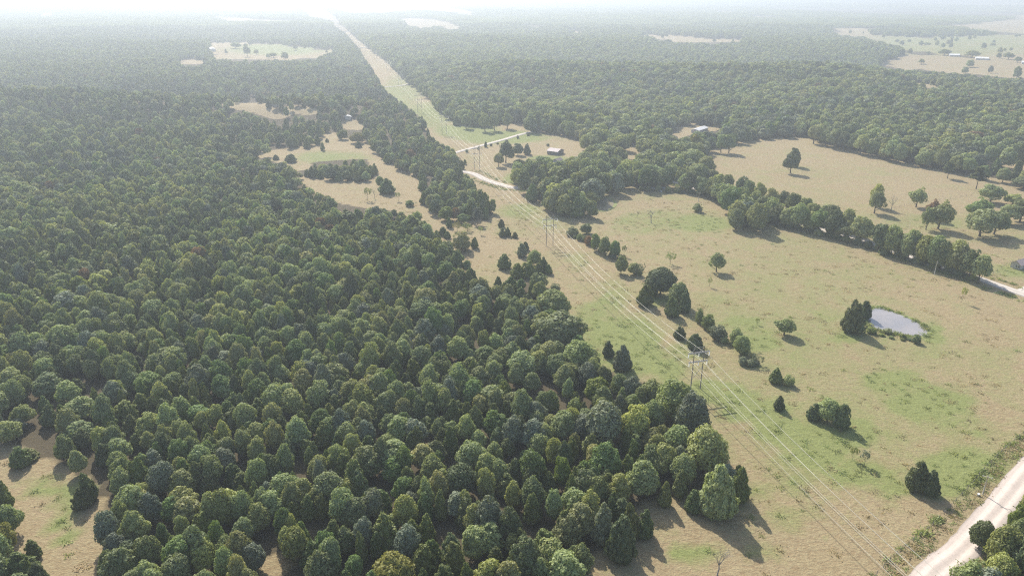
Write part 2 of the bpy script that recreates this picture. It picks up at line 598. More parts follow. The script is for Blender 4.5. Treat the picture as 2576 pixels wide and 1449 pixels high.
XS = axis(-520, 620, 4.5, 26000)
YS = axis(80, 800, 4.5, 30000)
YS = YS[YS > -3000]
gx, gy = np.meshgrid(XS, YS)
gz = hgt(gx, gy)
nx_, ny_ = len(XS), len(YS)
V = np.stack([gx.ravel(), gy.ravel(), gz.ravel()], 1)
ii, jj = np.meshgrid(np.arange(nx_ - 1), np.arange(ny_ - 1))
a = (jj * nx_ + ii).ravel()
F = np.stack([a, a + 1, a + nx_ + 1, a + nx_], 1)
gm = mesh_np('ground', V, F, [M['ground']], smooth=True)
LUSH = [(1600, 860, 60, 60, .9), (1680, 930, 50, 35, .8), (1780, 985, 60, 30, .9), (1870, 1030, 60, 32, 1.0), (1960, 1080, 60, 32, 1.0), (2060, 1140, 70, 34, 1.0), (2150, 1190, 60, 34, .9), (2240, 1240, 60, 24, .7),
        (1540, 760, 40, 30, .6), (1450, 660, 30, 30, .4), (1560, 830, 100, 45, .7), (1500, 790, 60, 30, .6), (1600, 900, 80, 50, .8), (1650, 755, 50, 18, .7), (1850, 1000, 60, 30, .9),
        (1930, 1030, 60, 22, .9), (2060, 1110, 80, 40, .9), (2160, 1090, 50, 30, .8), (2240, 960, 80, 35, .7), (2340, 1010, 120, 45, .7),
        (2420, 1175, 100, 45, 1.0), (2370, 1210, 80, 40, 1.0), (2200, 1190, 90, 35, .7), (2010, 1180, 80, 60, .5), (1880, 1240, 60, 12, .6),
        (1990, 1300, 60, 30, .5), (1740, 1395, 60, 25, .9), (1870, 815, 60, 25, .6), (1910, 860, 60, 30, .7), (1760, 560, 90, 22, .7),
        (1650, 560, 110, 30, .5), (1310, 530, 60, 20, .5), (1250, 345, 110, 16, .9), (1180, 330, 80, 18, .9), (1080, 290, 70, 30, .6),
        (1010, 230, 50, 40, .5), (840, 395, 90, 16, .6), (2420, 1080, 80, 40, .4), (180, 1240, 50, 30, .8), (160, 1330, 25, 50, .8),
        (110, 1225, 50, 20, .8), (1380, 400, 50, 8, .7), (1300, 450, 30, 14, .8), (1820, 770, 60, 20, .4), (2250, 690, 200, 40, .25),
        (1860, 680, 120, 40, .2), (1350, 900, 60, 60, .3), (2150, 420, 200, 25, .1), (2330, 560, 120, 20, .3), (2550, 680, 60, 20, .7),
        (2130, 850, 40, 12, .9), (2345, 840, 25, 25, .9), (1910, 1395, 50, 20, .4), (1490, 870, 30, 60, .6), (1720, 880, 60, 30, .5),
        (700, 125, 120, 14, .7), (2400, 110, 250, 30, .5), (1400, 560, 60, 20, .3), (1540, 720, 40, 30, .3), (1290, 580, 60, 20, .2)]
px, py, pf = proj(V[:, 0], V[:, 1], V[:, 2])
ok = pf > 5
lush = np.zeros(len(V))
for cx, cy, rx, ry, s_ in LUSH:
    q = ((px - cx) / rx) ** 2 + ((py - cy) / ry) ** 2
    lush = np.maximum(lush, s_ * np.clip(1.35 - q * 0.8, 0, 1))
bx_ = np.clip(1 - np.hypot((px - 2000) / 900, (py - 900) / 520), 0, 1)
lush = np.maximum(lush, np.where(ok, .30 * bx_ ** .5, 0))
lush[~ok] = 0.2
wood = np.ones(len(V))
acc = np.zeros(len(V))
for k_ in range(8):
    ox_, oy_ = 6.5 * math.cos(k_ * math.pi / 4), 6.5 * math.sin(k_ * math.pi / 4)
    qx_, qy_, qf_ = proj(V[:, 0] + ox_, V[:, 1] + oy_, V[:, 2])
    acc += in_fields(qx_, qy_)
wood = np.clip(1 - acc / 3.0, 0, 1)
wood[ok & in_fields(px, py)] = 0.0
# roadside and hedge floor stay grassy
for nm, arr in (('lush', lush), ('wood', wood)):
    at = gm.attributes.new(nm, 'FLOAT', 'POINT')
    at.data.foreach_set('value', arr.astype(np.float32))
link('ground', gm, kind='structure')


# ------------------------------------------------------------------ roads
def smooth_line(pts, step=4.0):
    P = [np.array(p, float) for p in pts]
    P = [2 * P[0] - P[1]] + P + [2 * P[-1] - P[-2]]
    o = []
    for i in range(1, len(P) - 2):
        n = max(2, int(np.linalg.norm(P[i + 1] - P[i]) / step))
        for k in range(n):
            t = k / n
            o.append(0.5 * (2 * P[i] + (P[i + 1] - P[i - 1]) * t + (2 * P[i - 1] - 5 * P[i] + 4 * P[i + 1] - P[i + 2]) * t * t
                            + (-P[i - 1] + 3 * P[i] - 3 * P[i + 1] + P[i + 2]) * t ** 3))
    o.append(P[-2])
    return np.array(o)


def gp(pts):
    return [tuple(G(*p))[:2] for p in pts]


rr = random.Random(5)


def road(name, pts, width, m, lift=0.14, step=4.0):
    c = smooth_line(pts, step)
    V, F, A = [], [], []
    K = [-1.0, -0.8, -0.45, 0, 0.45, 0.8, 1.0]
    for i, p in enumerate(c):
        d = c[min(i + 1, len(c) - 1)] - c[max(i - 1, 0)]
        d = d / np.linalg.norm(d)
        n = np.array([-d[1], d[0]])
        for k in K:
            e = width / 2 * k + (rr.uniform(-.22, .22) * (1 if width > 6.5 else .35) if abs(k) == 1 else 0)
            q = p + n * e
            V.append((q[0], q[1], float(hgt(q[0], q[1])) + (lift if abs(k) < 1 else 0.01) + 0.05 * (1 - k * k)))
            A.append(k)
    n = len(K)
    for i in range(len(c) - 1):
        for k in range(n - 1):
            F.append((i * n + k, i * n + k + 1, (i + 1) * n + k + 1, (i + 1) * n + k))
    me = mesh_np(name, V, F, [m], smooth=True)
    at = me.attributes.new('across', 'FLOAT', 'POINT')
    at.data.foreach_set('value', np.array(A, np.float32))
    return link(name, me, kind='structure')


R1 = gp([(2250, 1560), (2345, 1445), (2420, 1382), (2478, 1318), (2535, 1250), (2590, 1182), (2680, 1100), (2800, 1010)])
road('gravel_road', R1, 6.9, M['gravel'], step=2.5)
R2 = gp([(1120, 428), (1185, 436), (1220, 452), (1260, 465), (1310, 474), (1400, 468), (1530, 451), (1580, 452), (1688, 457), (1738, 470),
         (1821, 498), (1952, 543), (2090, 584), (2184, 609), (2324, 658), (2430, 691), (2490, 711), (2576, 741), (2700, 780)])
road('farm_lane', R2, 6.0, M['gravel2'], lift=0.3)
road('gravel_lane', gp([(1120, 395), (1152, 383), (1200, 370), (1260, 354), (1300, 342), (1335, 333), (1400, 320)]), 4.6, M['gravel2'], lift=0.35)
road('gravel_track', gp([(940, 222), (962, 220), (995, 218), (1025, 213), (1050, 208)]), 5.0, M['gravel2'], lift=0.4)
road('far_track', gp([(870, 121), (885, 120.5), (915, 120.5), (935, 119)]), 7.0, M['gravel2'], lift=0.6)
road('driveway', gp([(2560, 737), (2585, 725), (2620, 712), (2680, 700)]), 4.0, M['gravel2'], lift=0.22)


# ------------------------------------------------------------------ ponds
def poly_sheet(name, pts, m, z, parent=None, kind='structure', grow=0.0, jit=0.0):
    P = smooth_line(list(pts) + [pts[0]], 1.5)[:-1]
    c = P.mean(0)
    rj = random.Random(3)
    V = []
    for p in P:
        d = p - c
        L = np.linalg.norm(d)
        q = c + d * (1 + (grow + rj.uniform(-jit, jit)) / L)
        V.append((q[0], q[1], z))
    return link(name, mesh_np(name, V, [tuple(range(len(V)))], [m]), kind=kind)


POND = gp([(2181, 800), (2195, 778), (2212, 774), (2240, 783), (2285, 801), (2320, 820), (2333, 836), (2322, 845), (2290, 843),
           (2255, 839), (2220, 832), (2192, 822)])
poly_sheet('pond_bank', POND, M['mud'], 0.04, grow=1.7, jit=0.6)
poly_sheet('pond_water', POND, M['water'], 0.10)
P2 = gp([(1498, 512), (1510, 502), (1530, 500), (1543, 508), (1541, 520), (1525, 530), (1505, 528)])
zz = max(float(hgt(*p)) for p in P2) + 0.15
poly_sheet('muddy_pond_bank', P2, M['mud'], zz - 0.05, grow=2.0, jit=0.4)
poly_sheet('muddy_pond_water', P2, M['brown_water'], zz)


# ------------------------------------------------------------------ tree models
def rot_frames(Nrm, rng):
    n = len(Nrm)
    r = rng.normal(size=(n, 3))
    u = np.cross(Nrm, r)
    u /= np.linalg.norm(u, axis=1, keepdims=True) + 1e-9
    v = np.cross(Nrm, u)
    return u, v


def cards(P, Nrm, size, rng, aspect=1.0, updir=None):
    n = len(P)
    Nrm = Nrm / (np.linalg.norm(Nrm, axis=1, keepdims=True) + 1e-9)
    if updir is None:
        u, v = rot_frames(Nrm, rng)
    else:
        v = updir - (updir * Nrm).sum(1, keepdims=True) * Nrm
        v /= np.linalg.norm(v, axis=1, keepdims=True) + 1e-9
        u = np.cross(Nrm, v)
    s = (size * rng.uniform(0.6, 1.35, n))[:, None]
    bend = Nrm * s * rng.uniform(-.3, .3, n)[:, None]
    q = [P - u * s * .5, P - v * s * .5 * aspect + bend, P + u * s * .5, P + v * s * .55 * aspect + bend]
    V = np.stack(q, 1).reshape(-1, 3)
    F = np.arange(4 * n).reshape(n, 4)
    return V, F


def sph(n, rng):
    d = rng.normal(size=(n, 3))
    return d / np.linalg.norm(d, axis=1, keepdims=True)


def blob(env, k, rng, nu=10, nv=7):
    """closed core inside the crown; env(dir)->(radius vector)"""
    V, F = [], []
    for j in range(nv + 1):
        th = math.pi * j / nv
        for i in range(nu):
            ph = 2 * math.pi * i / nu
            d = np.array([math.sin(th) * math.cos(ph), math.sin(th) * math.sin(ph), math.cos(th)])
            V.append(env(d[None])[0] * 0 + env(d[None])[0] * k * rng.uniform(.9, 1.08))
    for j in range(nv):
        for i in range(nu):
            F.append((j * nu + i, j * nu + (i + 1) % nu, (j + 1) * nu + (i + 1) % nu, (j + 1) * nu + i))
    return np.array(V), np.array(F)


def crown_mesh(kind, seed, lod=0):
    """height 9, width 7 model with its foot at the origin"""
    rng = np.random.default_rng(seed)
    Hh, R = 9.0, 3.5
    z0 = {'dome': 0.9, 'round': 0.7, 'open': 1.1, 'sparse': 2.6, 'shrub': 0.1, 'cedar': 0.2}[kind]
    hh = (Hh - z0) / 2
    if kind == 'dome':
        cz = z0 + hh * 0.78
    elif kind in ('open', 'sparse', 'round'):
        cz = z0 + hh * 0.85
    elif kind == 'shrub':
        cz = z0 + hh * 0.6
    else:
        cz = z0 + hh * 0.45
    top, bot = Hh - cz, cz - z0
    wob = rng.uniform(-1, 1, 8)

    def env(d):
        """surface point of the envelope in direction d, relative to (0,0,cz)"""
        az = np.arctan2(d[:, 1], d[:, 0])
        w_ = 1 + (.20 if kind != 'cedar' else .12) * wob[0] * np.sin(az + wob[1] * 3) + .10 * wob[2] * np.sin(2 * az + wob[3] * 3) + .07 * wob[4] * np.sin(3 * az + wob[5] * 3)
        up = d[:, 2] > 0
        hv = 1 + .14 * wob[6] * np.sin(az + wob[7] * 3) * (1 - np.abs(d[:, 2]))
        e = np.stack([d[:, 0] * R * w_, d[:, 1] * R * w_, d[:, 2] * np.where(up, top * hv, bot)], 1)
        if kind == 'cedar':
            t = np.clip(d[:, 2], 0, 1)
            nar = np.where(up, (1 - t * 0.44), 1.0)
            e[:, 0] *= nar
            e[:, 1] *= nar
        elif kind == 'dome':
            t = np.clip(d[:, 2], 0, 1)
            e[:, 0] *= np.where(up, 1 - 0.33 * t, 1)
            e[:, 1] *= np.where(up, 1 - 0.33 * t, 1)
        return e

    nl = {'dome': 64, 'round': 46, 'open': 44, 'sparse': 20, 'shrub': 40, 'cedar': 70}[kind]
    lr = {'dome': (.6, 1.2), 'round': (.8, 1.5), 'open': (.8, 1.45), 'sparse': (.6, 1.1), 'shrub': (.7, 1.3), 'cedar': (.45, .8)}[kind]
    if lod:
        nl = int(nl * .6)
        lr = (lr[0] * 1.25, lr[1] * 1.25)
    D = sph(nl * 3, rng)
    D = D[D[:, 2] > (-0.75 if kind not in ('open', 'sparse') else -0.5)]
    # spread lobes: greedy farthest choice
    ch = [0]
    dm = np.full(len(D), 9.0)
    for _ in range(min(nl, len(D)) - 1):
        dm = np.minimum(dm, np.linalg.norm(D - D[ch[-1]], axis=1))
        ch.append(int(np.argmax(dm * rng.uniform(.75, 1, len(D)))))
    D = D[ch]
    C = env(D)
    lrad = rng.uniform(lr[0], lr[1], len(D))
    inward = rng.uniform(.78, 1.04, len(D)) if kind != 'cedar' else rng.uniform(.80, 1.0, len(D))
    if kind in ('open', 'sparse'):
        inward = rng.uniform(.5, 1.08, len(D))
    L = np.linalg.norm(C, axis=1, keepdims=True)
    C = C * (inward[:, None] - lrad[:, None] * .8 / L)
    tot = {'dome': 4200, 'round': 4200, 'open': 3600, 'sparse': 600, 'shrub': 2800, 'cedar': 4200}[kind]
    size = {'dome': .40, 'round': .42, 'open': .44, 'sparse': .40, 'shrub': .38, 'cedar': .33}[kind]
    if lod == 1:
        tot, size = int(tot * .28), size * 1.75
    if lod == 2:
        tot, size = int(tot * .09), size * 3.0
    per = lrad ** 2 / (lrad ** 2).sum()
    idx = rng.choice(len(D), tot, p=per)
    dd = sph(tot, rng)
    out = D[idx]
    flip = (dd * out).sum(1) < -0.15
    dd[flip] *= -1
    if kind == 'cedar':
        Pp = C[idx] + dd * lrad[idx][:, None] * np.array([1, 1, 1.5]) * rng.uniform(.7, 1.1, tot)[:, None]
        nn = dd + rng.normal(size=(tot, 3)) * .4
        V, F = cards(Pp, nn, size, rng, 2.0, np.tile([0, 0, 1.0], (tot, 1)) + dd * .5)
    else:
        Pp = C[idx] + dd * lrad[idx][:, None] * rng.uniform(.75, 1.1, tot)[:, None]
        nn = dd + np.array([0, 0, .15]) + rng.normal(size=(tot, 3)) * .36
        V, F = cards(Pp, nn, size, rng, 1.15)
    if kind != 'sparse':
        k = .70 if kind in ('dome', 'shrub', 'round') else (.74 if kind == 'cedar' else .52)
        bv, bf = blob(env, k, rng)
        F = np.concatenate([F, bf + len(V)])
        V = np.concatenate([V, bv])
    V = V + np.array([0, 0, cz])
    V[:, 2] = np.maximum(V[:, 2], 0.05)
    # exact 9 x 7 box so that the wanted size is met
    V[:, 2] *= Hh / V[:, 2].max()
    wx = np.percentile(np.hypot(V[:, 0], V[:, 1]), 97)
    V[:, :2] *= R / wx
    return V, F


def trunk_mesh(kind, seed):
    rng = random.Random(seed)
    b = MB()
    hgt_ = {'dome': 5.5, 'round': 5.5, 'open': 5.6, 'sparse': 6.5, 'shrub': 3.0, 'cedar': 7.5, 'pine': 8.4}[kind]
    r0 = {'dome': .22, 'round': .22, 'open': .27, 'sparse': .12, 'shrub': .12, 'cedar': .16, 'pine': .2}[kind]
    pts, rad = [], []
    x = y = 0.0
    for i in range(6):
        t = i / 5
        pts.append((x, y, -0.15 + t * hgt_))
        rad.append(r0 * (1.35 if i == 0 else 1 - .7 * t))
        x += rng.uniform(-.12, .12)
        y += rng.uniform(-.12, .12)
    b.tube(pts, rad, 7)
    nb = {'dome': 6, 'round': 6, 'open': 9, 'sparse': 9, 'shrub': 5, 'cedar': 4, 'pine': 0}[kind]
    for k in range(nb):
        t = rng.uniform(.3, .95)
        i = int(t * 5)
        p = Vector(pts[i])
        an = k * 2.4 + rng.uniform(-.4, .4)
        L = rng.uniform(1.6, 3.0) * (1.1 - .4 * t)
        q = p + Vector((math.cos(an) * L * .5, math.sin(an) * L * .5, L * .35))
        r = q + Vector((math.cos(an) * L * .45, math.sin(an) * L * .45, L * rng.uniform(.3, .7)))
        b.tube([p, q, r], [r0 * .45, r0 * .3, r0 * .1], 5)
    return b.mesh('trunk', [M['bark']], True)


def bare_tree_mesh(seed, mt, spread=1.0):
    rng = random.Random(seed)
    b = MB()

    def grow(p, d, L, r, lv):
        q = p + d * L * .5 + Vector((rng.uniform(-.1, .1), rng.uniform(-.1, .1), 0)) * L
        e = q + (d + Vector((rng.uniform(-.2, .2), rng.uniform(-.2, .2), .1))).normalized() * L * .5
        b.tube([p, q, e], [r, r * .8, r * .55], 5 if lv < 2 else 3, cap=lv < 2)
        if lv < 4:
            for k in range(3 if lv else 4):
                an = rng.uniform(0, 6.28)
                tilt = rng.uniform(.35, .85) * spread
                nd = (d + Vector((math.cos(an) * tilt, math.sin(an) * tilt, rng.uniform(-.1, .3)))).normalized()
                grow(q.lerp(e, rng.uniform(.3, 1)), nd, L * rng.uniform(.5, .72), r * .5, lv + 1)
    grow(Vector((0, 0, -.1)), Vector((0, 0, 1)), 3.4, .2, 0)
    V = np.array(b.V)
    V[:, 2] *= 9.0 / V[:, 2].max()
    wx = np.percentile(np.hypot(V[:, 0], V[:, 1]), 98)
    V[:, :2] *= 3.5 / wx
    return mesh_np('branches', V, b.F, [mt], smooth=True)


def pine_crown(seed):
    rng = np.random.default_rng(seed)
    Vs, Fs, n0 = [], [], 0
    for z in np.linspace(3.9, 8.8, 9):
        t = (z - 3.9) / 4.9
        R = 3.4 * (1 - t * .72) * (0.75 if t < .12 else 1)
        nb = max(3, int(7 - 3 * t))
        for k in range(nb):
            an = rng.uniform(0, 6.28)
            L = R * rng.uniform(.55, 1.0)
            n = int(70 * L / 2 + 25)
            s = rng.uniform(.35, 1, n)
            P = np.stack([np.cos(an) * L * s, np.sin(an) * L * s, z + .45 * s + 0 * s], 1) + rng.normal(size=(n, 3)) * np.array([.36, .36, .16])
            V, F = cards(P, rng.normal(size=(n, 3)) * .5 + np.array([0, 0, 1.0]), .38, rng, 1.4)
            Vs.append(V)
            Fs.append(F + n0)
            n0 += len(V)
    V = np.concatenate(Vs)
    V[:, 2] *= 9.0 / V[:, 2].max()
    V[:, :2] *= 3.5 / np.percentile(np.hypot(V[:, 0], V[:, 1]), 98)
    return V, np.concatenate(Fs)


CR = {}


def crown(kind, colour, i, lod=0):
    key = (kind, colour, i, lod)
    if key in CR:
        return CR[key]
    base = (kind, None, i, lod)
    if base not in CR:
        if kind == 'pine':
            CR[base] = pine_crown(40 + i)
        else:
            CR[base] = crown_mesh(kind, {'dome': 100, 'round': 600, 'open': 200, 'sparse': 300, 'shrub': 400, 'cedar': 500}[kind] + i * 7 + lod * 31, lod)
    V, F = CR[base]
    CR[key] = mesh_np(colour + '_crown', V, F, [M[colour]], smooth=False)
    return CR[key]


NV = {'dome': 7, 'round': 5, 'open': 5, 'sparse': 3, 'shrub': 4, 'cedar': 6, 'pine': 2}
TR = {k: [trunk_mesh(k, 900 + j) for j in range(2)] for k in NV}
BARE = [bare_tree_mesh(s_, M['bare_wood']) for s_ in (71, 72, 73)]
NAMES = {'dome': 'broadleaf_tree', 'round': 'broadleaf_tree', 'open': 'broadleaf_tree', 'sparse': 'broadleaf_tree', 'shrub': 'shrub', 'cedar': 'cedar_tree', 'pine': 'pine_tree'}
CATS = {'dome': 'tree', 'round': 'tree', 'open': 'tree', 'sparse': 'tree', 'shrub': 'shrub', 'cedar': 'cedar', 'pine': 'pine'}
tr = random.Random(11)
COUNT = {}


def place(kind, colour, x, y, h, wd, label, group=None, var=None, rz=None):
    i = tr.randrange(NV[kind]) if var is None else var
    sc = (wd / 7.0, wd / 7.0 * tr.uniform(.92, 1.08), h / 9.0)
    e = empty(NAMES[kind], (x, y, float(hgt(x, y))), label, CATS[kind], group, tr.uniform(0, 6.28) if rz is None else rz, sc)
    c = link('crown', crown(kind, colour, i), e)
    if kind != 'shrub':
        link('trunk', TR[kind][i % 2], e)
    COUNT[NAMES[kind]] = COUNT.get(NAMES[kind], 0) + 1
    return e


def size_from_px(bx, by, ty, wpx):
    p = G(bx, by)
    z = np.linspace(0.2, 40, 400)
    _, yy, f = proj(np.full(400, p.x), np.full(400, p.y), p.z + z)
    k = int(np.argmin(np.abs(yy - ty)))
    return p, float(z[k]), wpx * float(f[k]) / FP


